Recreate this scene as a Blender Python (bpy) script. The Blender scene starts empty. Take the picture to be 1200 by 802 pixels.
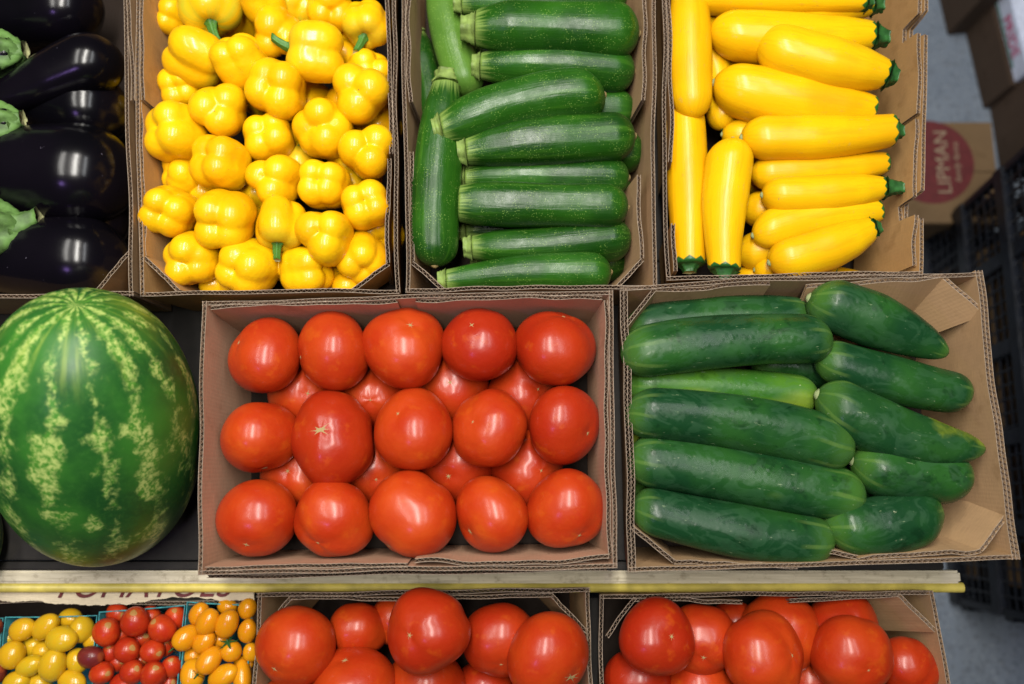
import bpy, math, random
import numpy as np
from mathutils import Vector, Matrix, Quaternion

random.seed(7); rng = np.random.default_rng(7)
S = bpy.context.scene
COL = S.collection
PI = math.pi

# ------------------------------------------------------------------ camera, lamps, exposure
CAM = Vector((0, 0, 1.80)); TILT = math.radians(10.2); FPX = 1000.0
FWD = Vector((0, math.sin(TILT), -math.cos(TILT))); RIGHT = Vector((1, 0, 0)); UP = Vector((0, math.cos(TILT), math.sin(TILT)))
cam = bpy.data.cameras.new('camera'); camo = bpy.data.objects.new('camera', cam); COL.objects.link(camo)
camo.location = CAM; camo.rotation_euler = (TILT, 0, 0)
cam.sensor_width = 36; cam.lens = 30.0; cam.clip_start = .02; cam.clip_end = 50
cam.dof.use_dof = True; cam.dof.focus_distance = 1.03; cam.dof.aperture_fstop = 1.9
S.camera = camo

w = bpy.data.worlds.new('World'); S.world = w; w.use_nodes = True
w.node_tree.nodes['Background'].inputs[0].default_value = (.80, .90, 1.0, 1)
w.node_tree.nodes['Background'].inputs[1].default_value = .018

def area(name, loc, sx, sy, power, colr, aim=None):
    l = bpy.data.lights.new(name, 'AREA'); l.shape = 'RECTANGLE'; l.size = sx; l.size_y = sy; l.energy = power; l.color = colr
    o = bpy.data.objects.new(name, l); COL.objects.link(o); o.location = loc
    if aim is not None:
        o.rotation_euler = (Vector(aim) - Vector(loc)).to_track_quat('-Z', 'Y').to_euler()
    return o
for lx, pw, lc in ((-.10, 74, (1, .96, .89)), (.72, 17, (.96, .98, 1)), (-.90, 24, (1, .97, .91))):
    area('ceiling_tube_lamp', (lx, .72, 2.95), .22, 2.0, pw, lc)
area('violet_lamp', (-1.05, -1.15, 2.9),   .28, .28, 4.5, (.50, .30, 1.0), (0, 0, .8))

S.view_settings.view_transform = 'Standard'; S.view_settings.look = 'None'
S.view_settings.exposure = 0.06; S.view_settings.gamma = 1
S.render.engine = 'CYCLES'
S.cycles.use_denoising = True
S.cycles.max_bounces = 6; S.cycles.diffuse_bounces = 2; S.cycles.glossy_bounces = 3; S.cycles.transmission_bounces = 2
S.cycles.caustics_reflective = False; S.cycles.caustics_refractive = False

# ------------------------------------------------------------------ helpers
def ray(px, py):
    return FWD + RIGHT * ((px - 600) / FPX) + UP * ((401 - py) / FPX)
def P(px, py, z):
    d = ray(px, py); t = (z - CAM.z) / d.z
    return CAM + d * t
def depth(px, py, z):
    return (z - CAM.z) / ray(px, py).z
def vdir(x, y, z):
    """direction given as seen from above: x across, y up the picture, z towards the viewer"""
    return (RIGHT * x + UP * y - FWD * z).normalized()

def new_mesh(name, verts, faces, smooth=True, uvs=None, mats=None, mat_idx=None):
    me = bpy.data.meshes.new(name)
    me.from_pydata([tuple(v) for v in verts], [], faces)
    if smooth:
        me.polygons.foreach_set('use_smooth', [True] * len(me.polygons))
    if uvs is not None:
        uv = me.uv_layers.new(name='UVMap')
        li = np.zeros(len(me.loops), dtype=np.int32); me.loops.foreach_get('vertex_index', li)
        uv.data.foreach_set('uv', np.asarray(uvs, dtype=np.float32)[li].ravel())
    for m in (mats or []): me.materials.append(m)
    if mat_idx is not None: me.polygons.foreach_set('material_index', mat_idx)
    me.update()
    return me
def link(name, me, parent=None, matrix=None):
    o = bpy.data.objects.new(name, me); COL.objects.link(o)
    if parent is not None: o.parent = parent
    if matrix is not None: o.matrix_local = matrix
    return o
def tag(o, label=None, cat=None, group=None, kind=None):
    if label: o['label'] = label
    if cat: o['category'] = cat
    if group: o['group'] = group
    if kind: o['kind'] = kind
    return o
def empty(name, loc, label, cat, group=None, rz=0):
    o = bpy.data.objects.new(name, None); COL.objects.link(o); o.location = loc; o.rotation_euler = (0, 0, rz)
    o.empty_display_size = .02
    return tag(o, label, cat, group)
def grid_faces(nu, nv, closed=True):
    f = []
    for i in range(nu - 1):
        for j in range(nv if closed else nv - 1):
            j2 = (j + 1) % nv
            f.append((i * nv + j, i * nv + j2, (i + 1) * nv + j2, (i + 1) * nv + j))
    return f
def frame_z(d, roll=0.0):
    q = Vector((0, 0, 1)).rotation_difference(d)
    return (q @ Quaternion((0, 0, 1), roll)).to_matrix().to_4x4()
def box_mesh(name, x0, x1, y0, y1, z0, z1, mat=None, bev=.0015):
    import bmesh
    bm = bmesh.new()
    vs = [bm.verts.new((x, y, z)) for z in (z0, z1) for y in (y0, y1) for x in (x0, x1)]
    for f in ((0, 2, 3, 1), (4, 5, 7, 6), (0, 1, 5, 4), (2, 6, 7, 3), (1, 3, 7, 5), (0, 4, 6, 2)):
        bm.faces.new([vs[i] for i in f])
    if bev: bmesh.ops.bevel(bm, geom=list(bm.edges), offset=bev, segments=2, affect='EDGES')
    me = bpy.data.meshes.new(name); bm.to_mesh(me); bm.free()
    if mat: me.materials.append(mat)
    return me

# ------------------------------------------------------------------ materials
class N:
    """small wrapper for building node trees"""
    def __init__(s, name):
        s.m = bpy.data.materials.new(name); s.m.use_nodes = True
        s.t = s.m.node_tree; s.b = s.t.nodes['Principled BSDF']
    def n(s, typ, **kw):
        nd = s.t.nodes.new(typ)
        for k, v in kw.items(): setattr(nd, k, v)
        return nd
    def put(s, sock, v):
        if v is None: return
        if isinstance(v, (int, float)): sock.default_value = v
        elif isinstance(v, (tuple, list)):
            sock.default_value = tuple(v) + ((1,) if len(v) == 3 and len(sock.default_value) == 4 else ())
        else: s.t.links.new(v, sock)
    def set(s, **kw):
        names = dict(color='Base Color', rough='Roughness', spec='Specular IOR Level', coat='Coat Weight', coatr='Coat Roughness', sss='Subsurface Weight', normal='Normal', metal='Metallic')
        for k, v in kw.items(): s.put(s.b.inputs[names[k]], v)
        return s
    def obj(s): return s.n('ShaderNodeTexCoord').outputs['Object']
    def uv(s): return s.n('ShaderNodeTexCoord').outputs['UV']
    def rnd(s): return s.n('ShaderNodeObjectInfo').outputs['Random']
    def math(s, op, a, b=None, c=None):
        nd = s.n('ShaderNodeMath', operation=op)
        s.put(nd.inputs[0], a)
        if b is not None: s.put(nd.inputs[1], b)
        if c is not None: s.put(nd.inputs[2], c)
        return nd.outputs[0]
    def sep(s, v):
        nd = s.n('ShaderNodeSeparateXYZ'); s.put(nd.inputs[0], v); return nd.outputs
    def comb(s, x, y, z):
        nd = s.n('ShaderNodeCombineXYZ')
        for i, v in enumerate((x, y, z)): s.put(nd.inputs[i], v)
        return nd.outputs[0]
    def mapping(s, v, scale=(1, 1, 1), loc=None):
        nd = s.n('ShaderNodeMapping'); s.put(nd.inputs['Vector'], v); nd.inputs['Scale'].default_value = scale
        if loc is not None: s.put(nd.inputs['Location'], loc)
        return nd.outputs[0]
    def noise(s, v, scale, detail=3, rough=.5, dist=0):
        nd = s.n('ShaderNodeTexNoise'); s.put(nd.inputs['Vector'], v)
        nd.inputs['Scale'].default_value = scale; nd.inputs['Detail'].default_value = detail
        nd.inputs['Roughness'].default_value = rough; nd.inputs['Distortion'].default_value = dist
        return nd.outputs[0]
    def voro(s, v, scale, feature='F1', rand=1.0):
        nd = s.n('ShaderNodeTexVoronoi', feature=feature); s.put(nd.inputs['Vector'], v); nd.inputs['Scale'].default_value = scale
        nd.inputs['Randomness'].default_value = rand
        return nd.outputs['Distance']
    def ss(s, v, a, b, lo=0.0, hi=1.0):
        nd = s.n('ShaderNodeMapRange', interpolation_type='SMOOTHSTEP'); s.put(nd.inputs['Value'], v)
        for i, x in zip(('From Min', 'From Max', 'To Min', 'To Max'), (a, b, lo, hi)): s.put(nd.inputs[i], x)
        return nd.outputs[0]
    def mix(s, f, a, b):
        nd = s.n('ShaderNodeMix', data_type='RGBA'); s.put(nd.inputs[0], f); s.put(nd.inputs[6], a); s.put(nd.inputs[7], b)
        return nd.outputs[2]
    def bump(s, h, strength, dist=.001):
        nd = s.n('ShaderNodeBump'); s.put(nd.inputs['Height'], h); nd.inputs['Strength'].default_value = strength; nd.inputs['Distance'].default_value = dist
        return nd.outputs[0]

def objrand_vec(n, v, amt=40.0):
    """object coordinate shifted by a per-object random amount so copies differ"""
    r = n.rnd(); k = n.math('MULTIPLY', r, amt)
    add = n.n('ShaderNodeVectorMath', operation='ADD'); n.put(add.inputs[0], v); n.put(add.inputs[1], n.comb(k, k, k))
    return add.outputs[0]

def m_plain(name, c, rough=.6, var=.15, scale=40, spec=.4, bump=.2):
    n = N(name); o = n.obj(); f = n.noise(o, scale, 4)
    d = tuple(x * (1 - var) for x in c); u = tuple(min(1, x * (1 + var)) for x in c)
    n.set(color=n.mix(n.ss(f, .3, .7), d, u), rough=rough, spec=spec)
    if bump: n.set(normal=n.bump(f, bump))
    return n.m

def m_card(name, c, flute=200.0):
    n = N(name); uv = n.uv(); o = n.obj()
    big = n.noise(o, 9, 4, .6); fib = n.noise(n.mapping(uv, (60, 900, 1)), 1, 4, .7); spk = n.noise(uv, 700, 2)
    col1 = n.mix(n.ss(big, .3, .7), tuple(x * .86 for x in c), tuple(x * 1.08 for x in c))
    col2 = n.mix(n.ss(fib, .35, .75), col1, tuple(x * .78 for x in c))
    col3 = n.mix(n.ss(spk, .62, .8, 0, .45), col2, tuple(min(1, x * 1.35) for x in c))
    stain = n.noise(o, 23, 5, .65)
    col4 = n.mix(n.ss(stain, .54, .70, 0, .45), col3, (c[0] * .55, c[1] * .5, c[2] * .42))
    scf = n.noise(n.mapping(uv, (25, 140, 1)), 1, 5, .75); col4 = n.mix(n.ss(scf, .62, .70, 0, .4), col4, tuple(min(1, x * 1.45) for x in c))
    u = n.sep(uv)[0]
    wv = n.math('SINE', n.math('MULTIPLY', u, 2 * PI * flute))
    h = n.math('ADD', n.math('MULTIPLY', wv, .25), n.math('MULTIPLY', fib, .6))
    n.set(color=col4, rough=.82, spec=.25, normal=n.bump(h, .16, .0008))
    return n.m
KRAFT = m_card('kraft_board', (.45, .285, .145))
KRAFT_DARK = m_card('kraft_board_brown', (.46, .265, .10))
KRAFT_PINK = m_card('kraft_board_reddish', (.52, .315, .20))
def m_edge(name, c):
    n = N(name); o = n.obj(); f = n.noise(o, 420, 4, .7); g = n.noise(o, 30, 3)
    a = n.mix(n.ss(f, .35, .7), tuple(x * .6 for x in c), tuple(min(1, x * 1.2) for x in c))
    n.set(color=n.mix(n.ss(g, .35, .7, 0, .5), a, tuple(x * .72 for x in c)), rough=.9, spec=.15, normal=n.bump(f, .3, .0006))
    return n.m
EDGE = m_edge('cut_board_edge', (.34, .27, .205))
FLUTE = m_edge('board_flute', (.27, .19, .13))

def m_tomato(name, c1, c2, c3, scar=False):
    n = N(name); o = n.obj(); v = objrand_vec(n, o)
    f = n.noise(v, 1.1, 3, .5); g = n.noise(v, 60, 3, .6)
    r = n.rnd()
    base = n.mix(n.ss(f, .30, .70), c1, c2)
    base = n.mix(n.math('MULTIPLY', r, .85), base, c3)
    blush = n.noise(v, 2.3, 4, .6); base = n.mix(n.ss(blush, .56, .72, 0, .4), base, (c2[0] * 1.08, c2[1] * 1.7, c2[2]))
    sp = n.voro(v, 34); dots = n.ss(sp, .03, .07, .35, 0)
    base = n.mix(dots, base, (.70, .26, .06))
    z = n.sep(o)[2]; pole = n.ss(z, .86, 1.0, 0, .35)
    base = n.mix(pole, base, (.52, .12, .02))
    if scar: base = n.mix(n.ss(n.math('ADD', z, n.math('MULTIPLY', n.math('SUBTRACT', g, .5), .03)), 1.008, 1.025, 0, .7), base, (.36, .26, .08))
    n.set(color=base, rough=n.ss(g, .3, .7, .36, .46), spec=.20, sss=.05, coat=.36, coatr=.21, normal=n.bump(n.noise(v, 3, 4), .06, .03))
    n.b.inputs['Subsurface Radius'].default_value = (.02, .006, .003); n.b.inputs['Subsurface Scale'].default_value = .3
    return n.m
TOMATO = m_tomato('tomato_skin', (.40, .028, .004), (.47, .052, .006), (.30, .013, .003))
CHERRY = m_tomato('cherry_tomato_skin', (.44, .026, .006), (.52, .050, .007), (.34, .018, .005), True)
MAROON = m_tomato('maroon_tomato_skin', (.12, .014, .014), (.18, .020, .016), (.10, .016, .014))
def m_yellow_cherry(name, a, b, cc):
    n = N(name); o = n.obj(); v = objrand_vec(n, o); f = n.noise(v, 1.6, 3)
    c = n.mix(n.ss(f, .3, .7), a, b); c = n.mix(n.math('MULTIPLY', n.rnd(), .6), c, cc)
    n.set(color=c, rough=.2, spec=.5, sss=.15); n.b.inputs['Subsurface Radius'].default_value = (.02, .01, .003); n.b.inputs['Subsurface Scale'].default_value = .2
    return n.m
YCHERRY = m_yellow_cherry('yellow_cherry_skin', (.58, .36, .010), (.52, .37, .016), (.62, .30, .008))
OGRAPE = m_yellow_cherry('orange_grape_skin', (.66, .27, .006), (.62, .30, .007), (.64, .21, .005))

def m_pepper():
    n = N('yellow_pepper_skin'); o = n.obj(); v = objrand_vec(n, o)
    f = n.noise(v, .9, 2); g = n.noise(v, 2.6, 4, .6); r = n.rnd()
    c = n.mix(n.ss(f, .30, .72), (.82, .48, .003), (.76, .36, .002))
    c = n.mix(n.math('MULTIPLY', r, .5), c, (.82, .50, .004))
    c = n.mix(n.ss(g, .60, .80, 0, .35), c, (.82, .34, .004))
    z = n.sep(o)[2]
    c = n.mix(n.ss(z, -.45, -.85, 0, .5), c, (.42, .38, .02))
    n.set(color=c, rough=.36, spec=.2, sss=.06, coat=.36, coatr=.14, normal=n.bump(n.noise(v, 4, 3), .06, .03))
    n.b.inputs['Subsurface Radius'].default_value = (.02, .012, .002); n.b.inputs['Subsurface Scale'].default_value = .3
    return n.m
PEPPER = m_pepper()
def m_pepper_green():
    n = N('greenish_pepper_skin'); o = n.obj(); x = n.sep(o)
    a = n.math('ARCTAN2', x[1], x[0]); f = n.noise(n.comb(n.math('SINE', a), n.math('COSINE', a), n.math('MULTIPLY', x[2], .25)), 2.6, 3)
    c = n.mix(n.ss(f, .36, .72), (.76, .45, .005), (.46, .44, .022))
    n.set(color=c, rough=.25, spec=.5)
    return n.m
PEPPER_G = m_pepper_green()

def m_zucchini(name, dark, mid, light, stripes=True):
    n = N(name); o = n.obj(); v = objrand_vec(n, o, 9.0); uv = n.uv(); U = n.sep(uv)
    r = n.rnd()
    big = n.noise(v, 14, 3)
    c = n.mix(n.ss(big, .3, .7), dark, mid)
    c = n.mix(n.math('MULTIPLY', r, .55), c, tuple(x * .62 for x in dark))
    ang = n.math('MULTIPLY', U[1], 2 * PI)
    cyl = n.comb(n.math('MULTIPLY', n.math('SINE', ang), 1.0), n.math('MULTIPLY', n.math('COSINE', ang), 1.0), n.math('MULTIPLY', U[0], .5))
    cyl = objrand_vec(n, cyl, 17.0)
    st = n.noise(cyl, 3.2, 4, .6)
    c = n.mix(n.ss(st, .50, .78, 0, .38), c, light)
    dots = n.math('MULTIPLY', n.ss(n.voro(v, 420), .12, .30, 1, 0), n.ss(n.noise(v, 60, 2), .42, .6))
    c = n.mix(n.math('MULTIPLY', dots, .70), c, (.24, .38, .08))
    scr = n.noise(n.mapping(v, (30, 160, 160)), 1, 5, .75)
    c = n.mix(n.ss(scr, .68, .76, 0, .5), c, (.36, .40, .20))
    streak = n.noise(n.mapping(cyl, (1, 1, .2)), 9, 3)
    e = n.math('ADD', U[0], n.math('MULTIPLY', n.math('SUBTRACT', streak, .5), .20))
    c = n.mix(n.ss(e, .09, .0), c, (.17, .26, .055))
    g = n.noise(v, 90, 3)
    n.set(color=c, rough=n.ss(n.noise(v, 35, 4, .7), .3, .7, .24, .42), spec=.30, normal=n.bump(n.math('ADD', g, n.math('MULTIPLY', st, 3.0)), .22, .0014))
    return n.m
ZUCCHINI = m_zucchini('zucchini_skin', (.008, .048, .004), (.022, .104, .007), (.070, .20, .015))
ZUCCHINI_L = m_zucchini('pale_zucchini_skin', (.06, .15, .02), (.09, .20, .025), (.17, .27, .04))

def m_squash():
    n = N('yellow_squash_skin'); o = n.obj(); v = objrand_vec(n, o, 9.0); uv = n.uv(); U = n.sep(uv)
    f = n.noise(v, 12, 3)
    c = n.mix(n.ss(f, .3, .7), (.74, .43, .003), (.67, .34, .002))
    c = n.mix(n.math('MULTIPLY', n.rnd(), .5), c, (.78, .48, .005))
    sc = n.noise(n.mapping(v, (60, 130, 130)), 1, 5, .7)
    c = n.mix(n.ss(sc, .60, .74, 0, .6), c, (.40, .24, .045))
    rb = n.noise(n.comb(n.math('SINE', n.math('MULTIPLY', U[1], 2 * PI)), n.math('COSINE', n.math('MULTIPLY', U[1], 2 * PI)), n.math('MULTIPLY', U[0], .7)), 3.5, 3, .6)
    c = n.mix(n.ss(rb, .50, .70, 0, .35), c, (.62, .27, .002))
    bru = n.noise(v, 55, 4, .65); c = n.mix(n.ss(bru, .66, .74, 0, .45), c, (.46, .31, .05))
    nick = n.noise(n.mapping(v, (40, 300, 300)), 1, 3, .6); c = n.mix(n.ss(nick, .70, .74, 0, .6), c, (.34, .22, .06))
    zz = n.math('ABSOLUTE', n.math('SUBTRACT', n.math('FRACT', n.math('MULTIPLY', U[1], 9)), .5))
    e = n.math('SUBTRACT', U[0], n.math('MULTIPLY', zz, .045))
    c = n.mix(n.ss(e, .024, .012), c, (.02, .10, .018))
    n.set(color=c, rough=n.ss(f, .3, .7, .26, .34), spec=.28, sss=.06, normal=n.bump(n.math('ADD', n.noise(v, 45, 3), n.math('MULTIPLY', rb, 2.0)), .16, .0014))
    n.b.inputs['Subsurface Radius'].default_value = (.02, .012, .002); n.b.inputs['Subsurface Scale'].default_value = .3
    return n.m
SQUASH = m_squash()

def m_cuke(name, a, b, yellow=.0, tail=False):
    n = N(name); o = n.obj(); v = objrand_vec(n, o, 9.0); uv = n.uv(); U = n.sep(uv)
    big = n.noise(v, 13, 3); pat = n.noise(v, 30, 4, .6)
    c = n.mix(n.ss(big, .35, .65), a, b)
    c = n.mix(n.ss(pat, .56, .66, 0, .6), c, tuple(x * .52 for x in a))
    ang = n.math('MULTIPLY', U[1], 2 * PI)
    st = n.math('SINE', n.math('ADD', n.math('MULTIPLY', ang, 7.0), n.math('MULTIPLY', big, 4)))
    ends = n.math('MAXIMUM', n.ss(U[0], .72, 1.0), n.ss(U[0], .18, .0))
    lines = n.math('MULTIPLY', n.ss(st, .75, .98), n.ss(n.math('ADD', ends, n.math('MULTIPLY', n.math('SUBTRACT', pat, .5), .8)), .05, .6))
    c = n.mix(n.math('MULTIPLY', lines, .20), c, (.24, .36, .08))
    c = n.mix(n.ss(ends, .35, 1.0, 0, .42), c, (.09, .21, .03))
    film = n.noise(n.mapping(v, (.6, 1, 1)), 42, 3, .6, 1.5)
    c = n.mix(n.ss(film, .48, .58, 0, .22), c, (.035, .105, .045))
    yb = n.noise(n.mapping(v, (.4, 1, 1)), 13, 2)
    ya = n.math('ADD', yb, yellow - .5)
    if tail: ya = n.math('ADD', n.math('ADD', ya, n.ss(U[0], .60, .30, -.35, .10)), n.math('ADD', n.ss(n.math('ABSOLUTE', n.math('SUBTRACT', U[1], .42)), .20, .04, -.28, .02), n.math('MULTIPLY', n.math('SUBTRACT', pat, .5), .5)))
    c = n.mix(n.ss(ya, .10 if tail else .18, .34, 0, .85), c, (.24, .29, .02))
    bl = n.noise(v, 75, 4, .7)
    c = n.mix(n.ss(bl, .70, .74, 0, .7), c, (.45, .48, .30))
    scq = n.noise(n.mapping(v, (70, 260, 260)), 1, 4, .65); c = n.mix(n.ss(scq, .66, .71, 0, .55), c, (.22, .30, .16))
    vor = n.voro(v, 110)
    h = n.math('ADD', n.math('MULTIPLY', n.ss(vor, 0, .5), -.5), n.noise(v, 60, 3))
    n.set(color=c, rough=n.ss(film, .46, .58, .26, .42), spec=.24, normal=n.bump(h, .26, .0016))
    return n.m
CUKE = m_cuke('cucumber_skin', (.007, .040, .013), (.018, .078, .014), -.10)
CUKE_Y = m_cuke('yellowing_cucumber_skin', (.028, .11, .014), (.060, .165, .016), .22)
CUKE_P = m_cuke('patchy_cucumber_skin', (.007, .040, .013), (.018, .074, .014), .22, True)

def m_eggplant():
    n = N('eggplant_skin'); o = n.obj(); v = objrand_vec(n, o, 9.0); U = n.sep(n.uv())
    f = n.noise(v, 10, 3)
    c = n.mix(n.ss(f, .3, .7), (.0018, .0017, .0026), (.0035, .0026, .0048))
    br = n.math('MULTIPLY', n.ss(U[0], .88, .97), n.ss(n.noise(v, 20, 3), .52, .68))
    c = n.mix(n.math('MULTIPLY', br, .7), c, (.050, .028, .006))
    d = n.ss(n.voro(v, 42), .02, .05, .8, 0)
    c = n.mix(d, c, (.002, .002, .002))
    sp = n.noise(v, 120, 3, .7)
    c = n.mix(n.ss(sp, .72, .76, 0, .6), c, (.10, .09, .12))
    n.set(color=c, rough=.20, spec=.36, normal=n.bump(n.noise(v, 40, 3), .15, .0015))
    return n.m
EGGPLANT = m_eggplant()
CALYX = m_plain('eggplant_calyx', (.085, .17, .040), .6, .45, 60, bump=.5)
STEM = m_plain('green_stem', (.055, .17, .022), .5, .4, 55)
STEM_D = m_plain('dark_green_stem', (.020, .085, .018), .45, .5, 70)
STUMP = m_plain('pale_zucchini_stump', (.18, .26, .06), .6, .35, 70)
CUTFACE = m_plain('cut_stem_face', (.40, .40, .19), .7, .25, 150)
SCAR = m_plain('blossom_scar', (.33, .24, .10), .8, .35, 220)
SCAR_D = m_plain('dark_blossom_scar', (.10, .07, .02), .8, .3, 200)
SCAR_G = m_plain('greenish_scar', (.30, .36, .16), .8, .4, 200)

def m_melon():
    n = N('watermelon_rind'); o = n.obj(); x = n.sep(o)
    a = n.math('DIVIDE', n.math('ARCTAN2', x[1], x[0]), 2 * PI)
    wob = n.noise(o, 9, 3, .55); wob2 = n.noise(o, 34, 3, .6)
    s = n.math('ADD', n.math('MULTIPLY', a, 14.0), n.math('ADD', n.math('MULTIPLY', n.math('SUBTRACT', wob, .5), 1.0), n.math('MULTIPLY', n.math('SUBTRACT', wob2, .5), .7)))
    tri = n.math('MULTIPLY', n.math('ABSOLUTE', n.math('SUBTRACT', n.math('FRACT', s), .5)), 2.0)
    crumb = n.noise(o, 62, 6, .70, .8); patch = n.noise(o, 19, 3, .6); fine = n.noise(o, 170, 4, .7)
    val = n.math('ADD', tri, n.math('ADD', n.math('MULTIPLY', n.math('SUBTRACT', crumb, .5), 2.2), n.math('MULTIPLY', n.math('SUBTRACT', patch, .5), 3.0)))
    band = n.ss(val, .44, 1.16)
    light = n.mix(n.ss(fine, .40, .60), (.055, .20, .022), (.37, .47, .13))
    dk = n.mix(n.ss(n.noise(o, 11, 4), .35, .65), (.012, .066, .014), (.032, .150, .018))
    dk = n.mix(n.ss(fine, .45, .75, 0, .35), dk, (.045, .16, .028))
    near = n.ss(x[2], .118, .180)
    streak = n.noise(n.comb(n.math('MULTIPLY', a, 26), n.math('MULTIPLY', x[2], 10), 0), 1.6, 4, .6)
    c = n.mix(band, dk, light)
    c = n.mix(n.math('MULTIPLY', near, n.ss(streak, .48, .72, 0, .8)), c, (.22, .32, .045))
    n.set(color=c, rough=n.ss(patch, .3, .7, .32, .42), spec=.26, normal=n.bump(n.noise(o, 22, 3), .1, .004))
    return n.m
MELON = m_melon()
def m_floor():
    n = N('speckled_floor'); o = n.obj(); a = n.voro(o, 95); b = n.noise(o, 140, 4, .7); g = n.noise(o, 3, 3)
    c = n.mix(n.ss(g, .3, .7), (.125, .155, .20), (.17, .20, .245))
    c = n.mix(n.ss(a, .18, .30, .7, 0), c, (.05, .06, .08))
    c = n.mix(n.ss(b, .56, .64, 0, .7), c, (.30, .33, .36))
    c = n.mix(n.ss(n.noise(o, 48, 3), .58, .64, 0, .4), c, (.10, .11, .13))
    n.set(color=c, rough=.42, spec=.4); return n.m
FLOOR = m_floor()
def m_wood():
    n = N('worn_white_wood'); o = n.obj(); f = n.noise(n.mapping(o, (12, 240, 60)), 1, 5, .7); g = n.noise(o, 60, 4, .7)
    c = n.mix(n.ss(f, .3, .7), (.44, .39, .28), (.62, .56, .42)); c = n.mix(n.ss(g, .52, .7, 0, .6), c, (.20, .16, .10))
    n.set(color=c, rough=.8, spec=.2, normal=n.bump(f, .4, .001)); return n.m
WOOD = m_wood()
SHADE_WOOD = m_plain('shade_black_wood', (.010, .008, .006), .7, .3, 50)  # shelf boards blackened; the colour stands in for deep shade between boxes
YPAINT = m_plain('yellow_paint', (.58, .48, .10), .42, .22, 30, bump=.1)
TEAL = m_plain('teal_pulp', (.035, .22, .24), .75, .3, 160)
BLACKP = m_plain('black_plastic', (.006, .0075, .012), .34, .3, 60)
CREAM = m_card('cream_board', (.56, .48, .34)); TORN = m_edge('torn_board_edge', (.55, .47, .38))
CARTON = m_card('brown_carton', (.15, .095, .048)); CARTON_D = m_card('dark_brown_carton', (.065, .042, .028))
SHADE_BASE = m_card('shade_black_board', (.022, .014, .010))  # box bottoms coloured near black: painted shade for the gaps between produce
WHITEC = m_plain('white_carton', (.50, .55, .68), .6, .1, 60)
INK_RED = m_plain('dark_red_print', (.095, .012, .014), .7, .15, 90, bump=0)
INK_CREAM = m_plain('cream_print', (.24, .18, .12), .7, .1, 90, bump=0)
INK_MAG = m_plain('magenta_print', (.42, .03, .12), .6, .1, 90, bump=0)
INK_GRN = m_plain('green_print', (.02, .12, .08), .6, .1, 90, bump=0)
TAPE = m_plain('paper_tape', (.42, .39, .36), .5, .1, 60)

# ------------------------------------------------------------------ shapes: fruit
def sphere_pts(nu, nv):
    th = np.linspace(0, PI, nu); ph = np.linspace(0, 2 * PI, nv, endpoint=False)
    return np.meshgrid(th, ph, indexing='ij')
def tomato_surf(k):
    r = np.random.default_rng(100 + k); a = r.normal(0, 1, 6); p = r.uniform(0, 6.28, 6)
    flat = r.uniform(.84, .94)
    crease = (r.uniform(0, 6.28), r.uniform(.03, .07)) if k % 2 == 0 else None
    def f(T, F):
        s = np.sin(T); rr = np.ones_like(T)
        rr += (.026 * a[0] * np.cos(2 * F + p[0]) + .022 * a[1] * np.cos(3 * F + p[1]) + .014 * a[2] * np.cos(5 * F + p[2])) * s
        rr += .016 * a[3] * np.cos(2 * T + p[3])
        rr -= .05 * np.exp(-(T / .22) ** 2) + .14 * np.exp(-((PI - T) / .35) ** 2)
        if crease:
            d = np.angle(np.exp(1j * (F - crease[0]))); rr -= crease[1] * np.exp(-(d / .22) ** 2) * s ** 2
        return np.stack([rr * s * np.cos(F), rr * s * np.sin(F), rr * np.cos(T) * flat], -1)
    return f
TS = [tomato_surf(k) for k in range(12)]
def surf_mesh(name, f, mat, nu=36, nv=48):
    T, F = sphere_pts(nu, nv); p = f(T, F).reshape(-1, 3)
    return new_mesh(name, p, grid_faces(nu, nv), mats=[mat])
TOM = [surf_mesh('tomato', f, TOMATO) for f in TS]
def star_mesh(name, f, mat, size=.085, arms=5, seed=0, long=1.0):
    r = np.random.default_rng(seed); vs = []; fs = []
    n = arms * 4
    ring_in, ring_out = [], []
    def pt(x, y, lift):
        T = np.hypot(x, y); F = math.atan2(y, x); q = f(np.array(T), np.array(F)); return q * (1 + lift)
    vs.append(pt(0, 0, .010))
    for i in range(n):
        a = 2 * PI * i / n; rad = size * (.30 + (.75 * r.uniform(.6, 1.25) if i % 4 == 0 else 0) + r.uniform(-.05, .12))
        x, y = rad * math.cos(a) * long, rad * math.sin(a)
        vs.append(pt(x * .5, y * .5, .012)); vs.append(pt(x, y, .001))
    for i in range(n):
        j = (i + 1) % n
        fs.append((0, 1 + 2 * i, 1 + 2 * j)); fs.append((1 + 2 * i, 2 + 2 * i, 2 + 2 * j, 1 + 2 * j))
    return new_mesh(name, vs, fs, mats=[mat])
TSCAR = [star_mesh('blossom_scar', f, SCAR, .05 + .045 * ((k * 7) % 5) / 4, 4 + k % 4, k) for k, f in enumerate(TS)]
TSCAR_BIG = [star_mesh('blossom_scar', f, SCAR, .13, 6, 40 + k, 2.6) for k, f in enumerate(TS)]

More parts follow.
